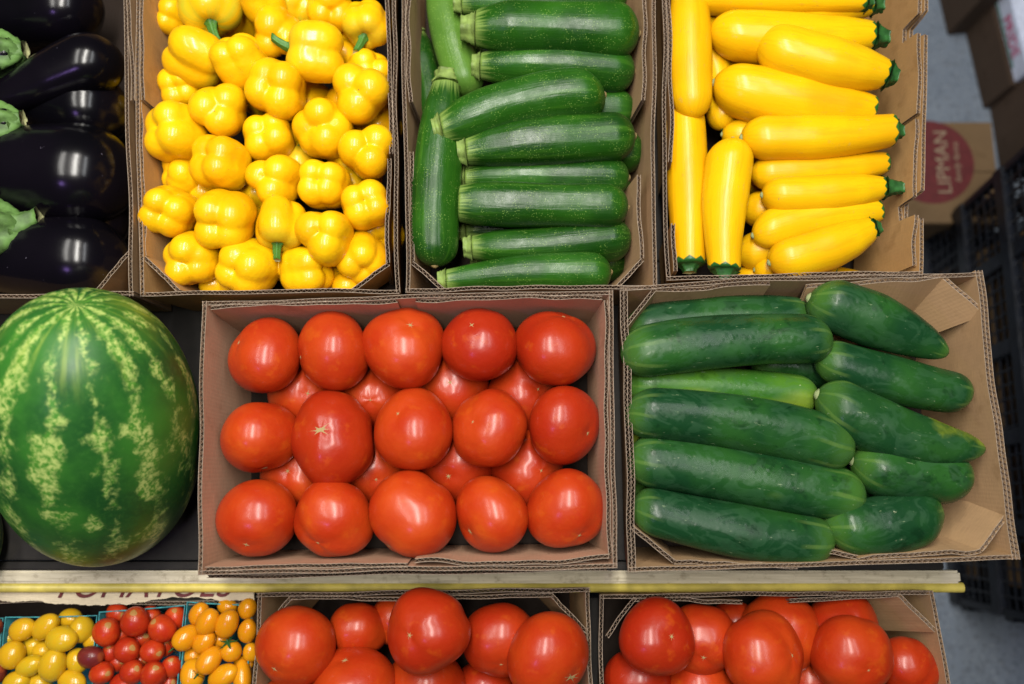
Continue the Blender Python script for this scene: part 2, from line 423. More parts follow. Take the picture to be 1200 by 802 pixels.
def tomato(px, py, r, z, sx, sy, label, group, var=None, scar=True, big=False, ell=1.0, name='tomato'):
    """px,py,r: where and how large it shows; sx,sy: offset of its scar from the middle, in the same units"""
    k = var if var is not None else random.randrange(12)
    d = depth(px, py, z); R = r * 1.05 * d / FPX
    u, v = sx / r, -sy / r; q = u * u + v * v
    if q > .96: u, v = u * .97 / math.sqrt(q), v * .97 / math.sqrt(q); q = u * u + v * v
    D = vdir(u, v, math.sqrt(1 - q))
    o = link(name, TOM[k])
    o.matrix_world = Matrix.Translation(P(px, py, z)) @ Matrix.Diagonal((1, ell, 1, 1)) @ frame_z(D, random.uniform(0, 6.28)) @ Matrix.Scale(R, 4)
    tag(o, label, 'tomato', group)
    if scar: link('blossom_scar', (TSCAR_BIG if big else TSCAR)[k], o)
    return o

# peppers
def pepper_surf(k):
    r = np.random.default_rng(300 + k); n = [4, 3, 4, 4, 3, 4, 5, 4, 3, 4][k % 10]; ph0 = r.uniform(0, 6.28)
    C, Rd = [], []
    for i in range(n):
        ph = ph0 + 2 * PI * i / n + r.normal(0, .12); am = 1 + r.normal(0, .07); tp = r.uniform(.16, .40)
        w1 = {3: .585, 4: .55, 5: .525}[n] * r.uniform(.93, 1.07)
        C.append((.395 * am * math.cos(ph), .395 * am * math.sin(ph), tp)); Rd.append(w1 - .03)
        C.append((.375 * am * math.cos(ph), .375 * am * math.sin(ph), .0)); Rd.append(w1 + .03)
        C.append((.33 * am * math.cos(ph), .33 * am * math.sin(ph), -.30)); Rd.append(w1 + .05)
    C, Rd = np.array(C), np.array(Rd); K = 25.0; lean = r.normal(0, .06, 2)
    def f(T, F):
        T, F = np.asarray(T, float), np.asarray(F, float)
        d = np.stack([np.sin(T) * np.cos(F), np.sin(T) * np.sin(F), np.cos(T)], -1)
        dc = d @ C.T; q = dc ** 2 - (C ** 2).sum(1) + Rd ** 2
        t = np.where(q > 0, dc + np.sqrt(np.maximum(q, 0)), dc + .0)
        t = np.log(np.exp(K * np.clip(t, .02, 3)).sum(-1)) / K
        t = t - .05 * np.exp(-(T / .16) ** 2) - .16 * np.exp(-((PI - T) / .32) ** 2)
        p = d * t[..., None]
        p[..., 0] += lean[0] * p[..., 2]; p[..., 1] += lean[1] * p[..., 2]
        return p
    return f
PS = [pepper_surf(k) for k in range(14)]
PEP = [surf_mesh('bell_pepper', f, PEPPER, 44, 72) for f in PS]
PEPG = [surf_mesh('bell_pepper', f, PEPPER_G, 44, 72) for f in PS[:3]]
def dot_mesh(name, f, mat, size=.028):
    vs = []; n = 8
    for rr, lift in ((0, .02), (size * .6, .012), (size, -.002)):
        for i in range(n):
            q = f(np.array(max(rr, 1e-4)), np.array(2 * PI * i / n)); vs.append(q + np.array([0, 0, lift * .6]))
    return new_mesh(name, vs, grid_faces(3, n), mats=[mat])
PDOT = [dot_mesh('blossom_scar', f, SCAR_D) for f in PS]
def stem_mesh(name, length, r0, r1, mat, flare=1.5, bend=.0, ribs=5, rib=.14, capmat=None, nu=9, nv=20, seed=0):
    """a ribbed stalk along +x from its wide foot at x=0"""
    rr = np.random.default_rng(seed); vs = []
    t = np.linspace(0, 1, nu)
    for i, a in enumerate(t):
        rad = r1 + (r0 - r1) * (1 - a) ** 1.3; rad *= 1 + (flare - 1) * math.exp(-(a / .12) ** 2) + (.05 if i >= nu - 2 else 0)
        for j in range(nv):
            F = 2 * PI * j / nv; q = rad * (1 + rib * math.cos(ribs * F + .5) + .05 * rr.normal())
            vs.append((a * length, bend * length * a * a + q * math.cos(F), q * math.sin(F)))
    fs = grid_faces(nu, nv); mi = [0] * len(fs)
    c = len(vs); vs.append((length * 1.005, bend * length, 0)); vs.append((-.002, 0, 0))
    for j in range(nv):
        fs.append(((nu - 1) * nv + j, c, (nu - 1) * nv + (j + 1) % nv)); mi.append(1 if capmat else 0)
        fs.append((j, (j + 1) % nv, c + 1)); mi.append(0)
    fs = [tuple(f) for f in fs]
    return new_mesh(name, vs, fs, mats=[mat] + ([capmat] if capmat else []), mat_idx=mi)
PSTEM = [stem_mesh('stem', .75, .16, .11, STEM, 2.3, b, 5, .16, CUTFACE, seed=i) for i, b in enumerate((.25, -.3, .1))]
def pepper(px, py, r, z, d, label, var=None, stem=False, scar=True, green=False, group='yellow bell peppers heaped in their box'):
    """d: (x,y) offset of the blossom tip from the middle, or (x,y,z) direction of the tip"""
    k = var if var is not None else random.randrange(14)
    R = r * depth(px, py, z) / FPX * 1.07
    if len(d) == 2:
        u, v = d[0] / r * .95, -d[1] / r * .95; q = min(.93, u * u + v * v); D = vdir(u, v, math.sqrt(1 - q))
    else: D = vdir(*d)
    o = link('bell_pepper', (PEPG[k % 3] if green else PEP[k]))
    o.matrix_world = Matrix.Translation(P(px, py, z)) @ frame_z(D, random.uniform(0, 6.28)) @ Matrix.Scale(R, 4)
    tag(o, label, 'bell pepper', group)
    if green: k = k % 3
    if scar: link('blossom_scar', PDOT[k], o)
    if stem:
        zb = float(PS[k](np.array(PI - .001), np.array(0.))[2])
        link('stem', PSTEM[random.randrange(3)], o, Matrix.Translation((0, 0, zb + .02)) @ Matrix.Rotation(PI / 2, 4, 'Y'))
    return o

# long fruit
def smooth_profile(ctrl, t):
    xs, ys = zip(*ctrl); y = np.interp(np.linspace(0, 1, 400), xs, ys)
    ker = np.hanning(41); ker /= ker.sum(); y = np.convolve(np.pad(y, 20, mode='edge'), ker, mode='valid')
    return np.interp(t, np.linspace(0, 1, 400), y)
def long_mesh(name, L, R, ctrl, bend, mat, cap0=.5, cap1=1.0, nu=56, nv=40, seed=0, lump=.02, ribs=0, rib=.0, twist=0):
    """ctrl: width along the length; cap0/cap1: how long the rounded ends are, in radii"""
    r = np.random.default_rng(seed)
    t = .5 - .5 * np.cos(np.linspace(0, PI, nu)); t = .75 * t + .25 * np.linspace(0, 1, nu)
    wd = smooth_profile(ctrl, t) * R
    c0, c1 = cap0 * R / L, cap1 * R / L
    if c0 > 0: wd = wd * np.sqrt(np.clip(1 - np.clip((c0 - t) / c0, 0, 1) ** 2.2, 0, 1))
    if c1 > 0: wd = wd * np.sqrt(np.clip(1 - np.clip((t - 1 + c1) / c1, 0, 1) ** 2.2, 0, 1))
    p = r.uniform(0, 6.28, 6)
    vs = np.zeros((nu, nv, 3)); uv = np.zeros((nu, nv, 2))
    F = np.linspace(0, 2 * PI, nv, endpoint=False)
    for i in range(nu):
        a = t[i]; yc = bend * (1 - (2 * a - 1) ** 2) - bend * .5 + lump * R * 1.2 * math.sin(5 * a + p[0]); zc = lump * R * math.sin(4 * a + p[1])
        q = wd[i] * (1 + lump * np.cos(2 * F + p[2] + 2 * a) + lump * .8 * np.cos(3 * F + p[3]) + lump * math.sin(9 * a + p[4]) + rib * np.cos(ribs * F + p[5] + twist * a))
        vs[i, :, 0] = (a - .5) * L; vs[i, :, 1] = yc + q * np.cos(F); vs[i, :, 2] = zc + q * np.sin(F)
        uv[i, :, 0] = a; uv[i, :, 1] = F / (2 * PI)
    return new_mesh(name, vs.reshape(-1, 3), grid_faces(nu, nv), uvs=uv.reshape(-1, 2), mats=[mat]), vs
def long_fruit(name, p0, p1, r, z, ctrl, bend, mat, label, cat, group, roll=0, **kw):
    """p0,p1: the two ends; z a height or a pair; bend in px, + bows to the far side when p0 is on the near left"""
    z0, z1 = z if isinstance(z, tuple) else (z, z)
    A, B = P(*p0, z0), P(*p1, z1); d = depth((p0[0] + p1[0]) / 2, (p0[1] + p1[1]) / 2, (z0 + z1) / 2) / FPX
    L = (B - A).length; X = (B - A) / L; Z = Vector((0, 0, 1)); Y = Z.cross(X).normalized(); Z = X.cross(Y)
    me, vs = long_mesh(name, L, r * d, ctrl, bend * d, mat, **kw)
    M = Matrix((X, Y, Z)).transposed().to_4x4(); M.translation = (A + B) / 2
    o = link(name, me); o.matrix_world = M
    tag(o, label, cat, group)
    return o, vs, r * d
ZCTRL = [(0, .54), (.05, .62), (.14, .80), (.28, .92), (.6, 1.0), (.85, 1.0), (1, .96)]
def scar_disc(o, vs, R, mat, size=.22, end=1, name='blossom_scar'):
    i = -1 if end else 0; c = vs[i].mean(0); s = 1 if end else -1
    me = bpy.data.meshes.get(name + mat.name)
    if me is None:
        v = [(0, 0, 0)]; n = 10; rr = np.random.default_rng(3)
        v[0] = (.35, 0, 0)
        for ring, x in ((.55, .28), (1.0, -.15)):
            for k in range(n):
                a = 2 * PI * k / n; q = ring * rr.uniform(.8, 1.15); v.append((x, q * math.cos(a), q * math.sin(a)))
        f = [(0, 1 + k, 1 + (k + 1) % n) for k in range(n)] + [(1 + k, 11 + k, 11 + (k + 1) % n, 1 + (k + 1) % n) for k in range(n)]
        me = new_mesh(name + mat.name, v, f, mats=[mat])
    q = R * size
    link(name, me, o, Matrix.Translation(c + np.array([s * .0006, 0, 0])) @ Matrix.Diagonal((s * q, q, q, 1)))
def zucchini(p0, p1, r, z, bend, label, mat=None, stump=10, seed=0, tip=True, ctrl=None):
    o, vs, R = long_fruit('zucchini', p0, p1, r, z, ctrl or ZCTRL, bend, mat or ZUCCHINI, label, 'zucchini', 'green zucchini in their box', seed=seed, cap0=.10, cap1=.95, ribs=5, rib=.020, lump=.026)
    if stump:
        d = R / r; L = stump * d
        link('stem', stem_mesh('stem', L, R * .56, R * .40, STUMP, 1.08, random.uniform(-.1, .1), 5, .13, CUTFACE, seed=seed), o,
             Matrix.Translation(vs[1].mean(0)) @ Matrix.Rotation(PI, 4, 'Z'))
    if tip: scar_disc(o, vs, R, SCAR, .16)
    return o
SCTRL = [(0, .50), (.06, .62), (.2, .82), (.45, .98), (.72, 1.0), (.9, .94), (1, .86)]
def squash(p0, p1, r, z, bend, label, stem=18, seed=0, tip=True, ctrl=None, tipmat=None):
    o, vs, R = long_fruit('yellow_squash', p0, p1, r, z, ctrl or SCTRL, bend, SQUASH, label, 'yellow squash', 'yellow squash in their box', seed=seed, cap0=.12, cap1=1.1, lump=.018, ribs=5, rib=.010)
    if stem:
        d = R / r
        link('stem', stem_mesh('stem', stem * .72 * d, R * .50, R * .27, STEM_D, 1.12, random.uniform(-.2, .2), 5, .18, CUTFACE, seed=seed + 3), o,
             Matrix.Translation(vs[1].mean(0)) @ Matrix.Rotation(PI, 4, 'Z'))
    if tip: scar_disc(o, vs, R, tipmat or SCAR_G, .17)
    return o
CCTRL = [(0, .90), (.10, .91), (.25, .95), (.5, 1.0), (.75, .98), (.9, .94), (1, .92)]
def cucumber(p0, p1, r, z, bend, label, mat=None, seed=0, ctrl=None, tip=1, cap0=1.0, cap1=1.0):
    o, vs, R = long_fruit('cucumber', p0, p1, r, z, ctrl or CCTRL, bend, mat or CUKE, label, 'cucumber', 'cucumbers in their box', seed=seed, cap0=cap0, cap1=cap1, lump=.020, ribs=7, rib=.010)
    if tip: scar_disc(o, vs, R, SCAR_G, .20, 1)
    return o

# ------------------------------------------------------------------ shapes: corrugated board
def snoise(seed, amp, n=4):
    r = np.random.default_rng(seed); a = r.normal(0, 1, n) / np.arange(1, n + 1); p = r.uniform(0, 6.28, n); fq = np.arange(1, n + 1) * 2.2 * PI
    return lambda s: amp * sum(a[i] * np.sin(fq[i] * s + p[i]) for i in range(n))
SEED = [1000]
def panel(name, parent, A, B, A2, B2, inward, plies=1, mat=None, topfn=None, wob=.0012, pitch=.0064, ply=.0042, edge=None, label=None):
    """one sheet of corrugated board from the rim A-B down to A2-B2; its thickness goes to the side of 'inward'"""
    SEED[0] += 1; sd = SEED[0]
    mat = mat or KRAFT; edge = edge or EDGE
    A, B, A2, B2 = (Vector(v) for v in (A, B, A2, B2)); inward = Vector(inward)
    L = (B - A).length; T = (B - A) / L
    nrm = T.cross(Vector((0, 0, 1))).normalized()
    if nrm.dot(inward) < 0: nrm = -nrm
    wob = wob * min(1.0, L / .22)
    wf, hf = snoise(sd, wob), snoise(sd + 5000, wob * .8)
    A, B, A2, B2, nr = (np.array(v) for v in (A, B, A2, B2, nrm)); H = float(np.linalg.norm(A2 - A))
    vs, fs, mi, uv = [], [], [], []
    def prof(s, d, low, lift=0.0):
        """point on the sheet at s along, offset d; low=0 rim, 1 base"""
        top = A + (B - A) * s; bot = A2 + (B2 - A2) * s
        cut = (topfn(s) if topfn else 0.0) + hf(s) - lift
        if low: q = bot
        else:
            q = top + (bot - top) * (max(cut, -.02) / H)
        return q + nr * (d + wf(s) * (1 - .8 * low))
    def strip(S_, D0, D1, m_face, m_top, lift):
        b = len(vs); n = len(S_)
        for s, d0, d1 in zip(S_, D0, D1):
            for d, low in ((d0, 1), (d0, 0), (d1, 0), (d1, 1)):
                vs.append(prof(s, d, low, lift)); uv.append((s * L + sd * .37, (0 if low else H) + sd * .21))
        for i in range(n - 1):
            k = b + 4 * i
            for c, m in ((0, m_face), (1, m_top), (2, m_face)):
                fs.append((k + c, k + c + 1, k + 4 + c + 1, k + 4 + c)); mi.append(m)
        for k in (b, b + 4 * (n - 1)):
            fs.append((k, k + 1, k + 2, k + 3)); mi.append(m_top)
    nseg = max(8, int(L / .008)); S_ = np.linspace(0, 1, nseg + 1)
    if topfn: S_ = np.unique(np.concatenate([S_, np.linspace(0, 1, 220)]))
    lt = .0006
    for q in range(plies + 1):
        d = q * ply
        strip(S_, [d] * len(S_), [d + lt] * len(S_), 0, 1, 0)
    nf = max(4, int(L / pitch)); Sf = np.linspace(.001, .999, nf * 6 + 1)
    for q in range(plies):
        ph = sd + q * 2.1
        crush = 1 - .35 * np.clip(snoise(sd + q + 9000, 1.0, 6)(Sf * 3), 0, 1)
        mid = q * ply + lt + (ply - lt) * .5; am = (ply - lt) * .5 - .00015
        dd = mid + am * crush * np.sin(2 * PI * nf * Sf + ph)
        strip(Sf, dd - .00022, dd + .00022, 2, 2, .0006)
    me = new_mesh(name, vs, fs, smooth=False, uvs=uv, mats=[mat, edge, FLUTE], mat_idx=mi)
    o = link(name, me, parent)
    if label: o['label'] = label
    return o
def lerp(a, b, t): return Vector(a) + (Vector(b) - Vector(a)) * t
def rel(root, v): return Vector(v) - root.location

def tray(name, label, rim, zr, zb, inset=.012, mat=None, group='cardboard produce boxes', plies=(1, 1, 1, 1), skew=(0, 0), cat='cardboard box', floor=True, topfns=(None,) * 4):
    """rim: px corners far-left, far-right, near-right, near-left; plies: far, right, near, left wall"""
    R4 = [P(x, y, zr) for x, y in rim]; c = sum(R4, Vector()) / 4
    root = empty(name, (c.x + skew[0], c.y + skew[1], zb), label, cat, group)
    top = [rel(root, v) for v in R4]
    cc = sum(top, Vector()) / 4
    bot = []
    for v in top:
        d = (cc - v); d.z = 0; q = v + Vector((math.copysign(inset, d.x), math.copysign(inset, d.y), 0)); bot.append(Vector((q.x + skew[0], q.y + skew[1], .004)))
    for i in range(4):
        j = (i + 1) % 4; mid = (top[i] + top[j]) / 2; inw = cc - mid; inw.z = 0
        if plies[i]: panel('wall_panel', root, top[i], top[j], bot[i], bot[j], inw, plies[i], mat, topfns[i])
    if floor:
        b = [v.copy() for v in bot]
        me = new_mesh('base_panel', [tuple(v) for v in b] + [tuple(v + Vector((0, 0, -.004))) for v in b], [(0, 3, 2, 1), (4, 5, 6, 7), (0, 1, 5, 4), (1, 2, 6, 5), (2, 3, 7, 6), (3, 0, 4, 7)], smooth=False, uvs=[(v.x, v.y) for v in b] * 2, mats=[SHADE_BASE])
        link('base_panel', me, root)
    return root
def flap(root, a, b, z, drop=.10, lean=(0, 0), inward=(0, 0, 0), mat=None, plies=1, name='inner_flap', label=None, topfn=None):
    """a loose board inside the box: rim from px a to px b at height z, hanging down by drop and leaning by (x,y) metres"""
    A, B = rel(root, P(*a, z)), rel(root, P(*b, z)); off = Vector((lean[0], lean[1], -drop))
    return panel(name, root, A, B, A + off, B + off, inward, plies, mat, topfn, label=label)

# ------------------------------------------------------------------ setting: floor
ZF, ZR, ZS, ZR2, ZS2 = 0.0, .80, .65, .70, .55
fl = link('floor', new_mesh('floor', [(-8, -8, 0), (8, -8, 0), (8, 8, 0), (-8, 8, 0)], [(0, 1, 2, 3)], False, mats=[FLOOR])); tag(fl, 'speckled grey blue terrazzo floor', kind='structure')

# display stand
yl = P(600, 668, ZS).y; yl2 = P(600, 684, ZS).y
xe = P(1126, 680, ZS).x
stand = empty('display_stand', (0, .2, 0), 'stepped wooden display stand with a worn cream lip and yellow front rail', 'display stand')
def spart(name, x0, x1, y0, y1, z0, z1, m, bev=.0015): return link(name, box_mesh(name, x0, x1, y0 - .2, y1 - .2, z0, z1, m, bev), stand)
spart('shelf_board', -1.2, xe - .02, yl, yl + .010, ZS - .022, ZS, SHADE_WOOD)
spart('shelf_board', -1.2, xe - .02, yl + .0125, .32, ZS - .022, ZS, SHADE_WOOD)
spart('shelf_board', -1.2, .53, .323, .95, ZS - .022, ZS, SHADE_WOOD)
spart('shelf_lip', -1.2, xe, yl2, yl - .001, ZS - .020, ZS + .002, WOOD, .003)
# rounded yellow rail under the lip
n = 12; vs = []
for X in (-1.2, xe + .004):
    for i in range(n):
        a = 2 * PI * i / n; vs.append((X, yl2 - .2 - .0055 + .0065 * math.cos(a), ZS - .006 + .0075 * math.sin(a)))
link('shelf_rail', new_mesh('shelf_rail', vs, grid_faces(2, n) + [tuple(range(n)), tuple(range(2 * n - 1, n - 1, -1))], mats=[YPAINT]), stand)
spart('shelf_board', -1.2, P(1100, 740, ZS2).x, -.95, yl2 - .03, ZS2 - .022, ZS2, SHADE_WOOD)
for x, y in ((-1.1, .9), (.5, .9), (-1.1, yl + .03), (xe - .06, yl + .03)):
    spart('leg', x - .025, x + .025, y - .025, y + .025, 0, ZS - .023, WOOD)
for x in (-1.1, .42):
    spart('leg', x - .025, x + .025, -.93, -.88, 0, ZS2 - .023, WOOD)

# ------------------------------------------------------------------ cardboard boxes
IN_E = (1, 0, 0); IN_W = (-1, 0, 0); IN_N = (0, 1, 0); IN_S = (0, -1, 0)
# eggplant box
b = tray('cardboard_box', 'cardboard box holding dark eggplants behind the watermelon', [(-230, -110), (146, -110), (157, 347), (-230, 352)], ZR, ZS + .003)
flap(b, (147, -60), (153, 118), ZR + .002, .12, (0, 0), IN_E)
flap(b, (155, 295), (116, 341), ZR - .002, .10, (-.01, .01), (-1, 1, 0), name='corner_flap')
# pepper box
b = tray('cardboard_box', 'cardboard box heaped with yellow bell peppers', [(156, -110), (463, -110), (468, 343), (164, 346)], ZR, ZS + .003, mat=KRAFT_DARK)
flap(b, (161, -90), (165, 117), ZR, .12, (.012, 0), IN_E, mat=KRAFT_DARK)
flap(b, (162, 120), (167, 300), ZR - .004, .12, (.012, 0), IN_E, mat=KRAFT_DARK)
flap(b, (167, 303), (208, 343), ZR - .002, .10, (.01, .01), (1, 1, 0), mat=KRAFT_DARK, name='corner_flap')
flap(b, (454, -80), (461, 180), ZR, .11, (-.008, 0), IN_W, mat=KRAFT_DARK)
flap(b, (458, 186), (456, 308), ZR - .003, .11, (-.01, 0), IN_W, mat=KRAFT_DARK)
flap(b, (457, 311), (413, 343), ZR - .002, .10, (-.01, .01), (-1, 1, 0), mat=KRAFT_DARK, name='corner_flap')
# zucchini box
b = tray('cardboard_box', 'cardboard box of green zucchini between the peppers and the yellow squash', [(470, -110), (768, -110), (769, 338), (475, 342)], ZR, ZS + .003)
flap(b, (474, -70), (479, 120), ZR, .11, (.008, 0), IN_E)
flap(b, (480, 178), (481, 306), ZR - .004, .11, (.008, 0), IN_E)
flap(b, (481, 309), (518, 341), ZR - .003, .10, (.01, .01), (1, 1, 0), name='corner_flap')
flap(b, (758, -80), (757, 118), ZR, .12, (-.014, 0), IN_W)
flap(b, (750, 205), (754, 303), ZR - .003, .12, (-.016, 0), IN_W)
flap(b, (755, 306), (726, 337), ZR - .003, .10, (-.01, .01), (-1, 1, 0), name='corner_flap')
# squash box, with hand-hold cuts in its outer wall
def notch(list_):
    def f(s):
        d = 0.0
        for a, bb, dp in list_:
            e = .012
            d = max(d, dp * min(1, max(0, (s - a + e) / e)) * min(1, max(0, (bb + e - s) / e)))
        return d
    return f
b = tray('cardboard_box', 'cardboard box of yellow squash with hand holes cut in its outer wall', [(772, -110), (1091, -110), (1081, 322), (781, 328)], ZR, ZS + .003, mat=KRAFT_DARK, inset=.022,
         plies=(1, 1, 1, 1), topfns=(None, notch([(.315, .355, .032), (.80, .845, .032)]), None, None))
flap(b, (1083, -90), (1078, 133), ZR - .001, .13, (-.020, 0), IN_W, mat=KRAFT_DARK, topfn=notch([(.50, .575, .032)]))
flap(b, (1077, 140), (1073, 312), ZR - .003, .13, (-.020, 0), IN_W, mat=KRAFT_DARK, topfn=notch([(.55, .65, .032)]))
flap(b, (779, -80), (785, 190), ZR, .12, (.006, 0), IN_E, mat=KRAFT_DARK)
flap(b, (786, 262), (789, 318), ZR - .003, .12, (.006, 0), IN_E, mat=KRAFT_DARK)
# tomato box
b = tray('cardboard_box', 'shallow cardboard box of red tomatoes beside the watermelon', [(236, 353), (718, 340), (723, 666), (231, 674)], ZR, ZS + .003, mat=KRAFT_PINK, inset=.013)
flap(b, (247, 357), (466, 350), ZR - .001, .12, (0, -.010), IN_S, mat=KRAFT_PINK)
flap(b, (487, 349), (706, 345), ZR - .001, .12, (0, -.010), IN_S, mat=KRAFT_PINK)
flap(b, (241, 669), (478, 664), ZR - .001, .12, (0, .008), IN_N, mat=KRAFT_PINK)
flap(b, (486, 663), (713, 659), ZR + .002, .12, (0, .010), IN_N, mat=KRAFT_PINK)
flap(b, (712, 352), (716, 655), ZR - .002, .12, (-.010, 0), IN_W, mat=KRAFT_PINK)
flap(b, (242, 679), (712, 669), ZR - .012, .10, (0, 0), IN_N, mat=KRAFT_PINK, plies=2, name='outer_flap')
for x in ():
    p = rel(b, P(x, 674, ZR - .008))
    link('tape_strip', box_mesh('tape_strip', p.x - .008, p.x + .008, p.y - .003, p.y + .003, p.z, p.z + .0012, TAPE, 0), b)
# cucumber box
b = tray('cardboard_box', 'cardboard box of dark green cucumbers at the end of its shelf', [(727, 334), (1151, 317), (1194, 656), (737, 671)], ZR, ZS + .003, inset=.014, plies=(1, 2, 1, 2))
flap(b, (731, 381), (766, 337), ZR - .003, .10, (.01, -.01), (1, -1, 0), name='corner_flap')
flap(b, (768, 338), (902, 330), ZR - .002, .11, (0, -.020), IN_S)
flap(b, (944, 334), (1106, 322), ZR - .002, .12, (.004, -.055), IN_S)
flap(b, (1107, 323), (1157, 366), ZR - .003, .11, (-.055, -.020), (-1, -1, 0), name='corner_flap')
flap(b, (739, 620), (788, 660), ZR - .003, .10, (.01, .01), (1, 1, 0), name='corner_flap')
flap(b, (790, 661), (935, 667), ZR - .004, .11, (0, .008), IN_N)
flap(b, (972, 649), (1005, 656), ZR - .006, .09, (0, .012), IN_N)
flap(b, (1006, 657), (1150, 648), ZR - .003, .11, (0, .022), IN_N)
flap(b, (1152, 647), (1185, 601), ZR - .003, .11, (-.02, .016), (-1, 1, 0), name='corner_flap')
# lower tomato boxes
b = tray('cardboard_box', 'cardboard box of large tomatoes on the lower shelf beside the cherry tomato baskets', [(301, 695), (692, 689), (701, 1050), (288, 1050)], ZR2, ZS2 + .003, mat=KRAFT)
flap(b, (303, 742), (340, 698), ZR2 - .003, .10, (.012, -.012), (1, -1, 0), name='corner_flap')
flap(b, (341, 698), (500, 700), ZR2 - .002, .10, (0, -.004), IN_S)
flap(b, (505, 699), (648, 695), ZR2 - .002, .10, (0, -.004), IN_S)
flap(b, (648, 696), (690, 740), ZR2 - .003, .10, (-.012, -.012), (-1, -1, 0), name='corner_flap')
b = tray('cardboard_box', 'cardboard box of large tomatoes at the end of the lower shelf', [(704, 697), (1093, 692), (1160, 1050), (700, 1050)], ZR2, ZS2 + .003, mat=KRAFT)
flap(b, (709, 745), (742, 699), ZR2 - .003, .10, (.012, -.012), (1, -1, 0), name='corner_flap')
flap(b, (743, 700), (870, 703), ZR2 - .003, .10, (0, -.006), IN_S)
flap(b, (925, 702), (1053, 695), ZR2 - .003, .11, (0, -.015), IN_S)
flap(b, (1054, 695), (1098, 738), ZR2 - .003, .10, (-.035, -.012), (-1, -1, 0), name='corner_flap')
ZB = .640
# printed cream box behind the baskets
b = tray('cardboard_box', 'cream cardboard box with red lettering and torn rim around the cherry tomato baskets', [(-160, 706), (297, 702), (284, 1050), (-190, 1050)], ZB - .002, ZS2 + .003, mat=CREAM, inset=.004)
A, B = rel(b, P(-150, 689, ZB - .003)), rel(b, P(297, 688, ZB - .003)); C, D = rel(b, P(298, 704, ZB + .001)), rel(b, P(-150, 707, ZB + .001))
nn = 220; vs = []; tj = snoise(77, .0016, 14); tk = snoise(78, .0012, 30)
for i in range(nn + 1):
    s = i / nn; jag = random.uniform(-.0006, .0006) + float(tj(s) + tk(s * 2))
    up = lerp(A, B, s); dn = lerp(D, C, s) + Vector((0, jag + .003 * math.sin(9 * s), 0))
    vs += [up, dn, dn + Vector((0, .0005, -.004)), up + Vector((0, 0, -.004))]
fs = []; mi = []
for i in range(nn):
    for c in range(4):
        fs.append((4 * i + c, 4 * i + (c + 1) % 4, 4 * i + 4 + (c + 1) % 4, 4 * i + 4 + c)); mi.append(1 if c == 1 else 0)
fs += [(0, 3, 2, 1), (4 * nn, 4 * nn + 1, 4 * nn + 2, 4 * nn + 3)]; mi += [1, 1]
link('folded_flap', new_mesh('folded_flap', vs, fs, False, uvs=[(v.x, v.y) for v in vs], mats=[CREAM, TORN], mat_idx=mi), b)
def text(name, body, size, mat, parent, M, shear=0, ext=.0003, align='LEFT'):
    c = bpy.data.curves.new(name, 'FONT'); c.body = body; c.size = size; c.shear = shear; c.extrude = ext; c.align_x = align
    t = bpy.data.objects.new(name, c); COL.objects.link(t)
    me = bpy.data.meshes.new_from_object(t.evaluated_get(bpy.context.evaluated_depsgraph_get())); bpy.data.objects.remove(t)
    me.materials.clear(); me.materials.append(mat)
    return link(name, me, parent, M)
xv = (C - D).normalized(); yv = lerp(A, B, .5) - lerp(D, C, .5); yv = (yv - xv * yv.dot(xv)).normalized(); zv = xv.cross(yv)
M = Matrix((xv, yv, zv)).transposed().to_4x4(); M.translation = lerp(D, C, .462) + yv * .0050 + zv * .0012
text('lettering', 'TOMATOES', .045, INK_RED, b, M, .3)
M2 = M.copy(); M2.translation = lerp(D, C, .25) + yv * .002 + zv * .0012; text('lettering', '////', .035, INK_RED, b, M2, .3)

# ------------------------------------------------------------------ tomatoes in the upper box
G = 'tomatoes in the upper box'
ZT = .757; ZL = .697
for a in [
    (311, 418, 42, -27, -18, 'tomato in the far row, in the corner nearest the watermelon and eggplants', 1),
    (391, 412, 43, -38, 8, 'dented tomato in the far row, second from the watermelon', 0),
    (474, 408, 46, 12, -28, 'round tomato in the middle of the far row, star scar near its top', 2),
    (562, 404, 42, -9, -24, 'tomato in the far row, fourth from the watermelon', 4),
    (650, 409, 46, 11, -42, 'large smooth tomato in the far row corner beside the zucchini and cucumber boxes', 5),
    (304, 511, 44, 11, 40, 'tomato in the middle row against the wall by the watermelon', 7),
    (390, 514, 50, -6, -16, 'big tomato in the middle row with a long brown scar on top', 8),
    (485, 504, 46, -16, -24, 'creased tomato at the centre of its box', 3),
    (573, 502, 43, -21, -12, 'tomato in the middle row, second from the cucumber box', 10),
    (661, 498, 43, 30, 9, 'tomato in the middle row against the wall by the cucumbers', 11),
    (302, 607, 44, -3, 25, 'tomato in the near row, in the corner by the watermelon', 4),
    (391, 608, 45, -13, 24, 'tomato in the near row, second from the watermelon', 5),
    (485, 602, 49, -28, 36, 'big tomato in the middle of the near row', 2),
    (577, 603, 43, -29, 17, 'tomato in the near row, fourth from the watermelon', 7),
    (664, 597, 45, 13, 26, 'tomato in the near row, in the corner by the cucumber box', 1)]:
    x, y, r, sx, sy, lb, v = a
    tomato(x, y, r, ZT, sx, sy, lb, G, v, big=(v == 8), ell=1.05)
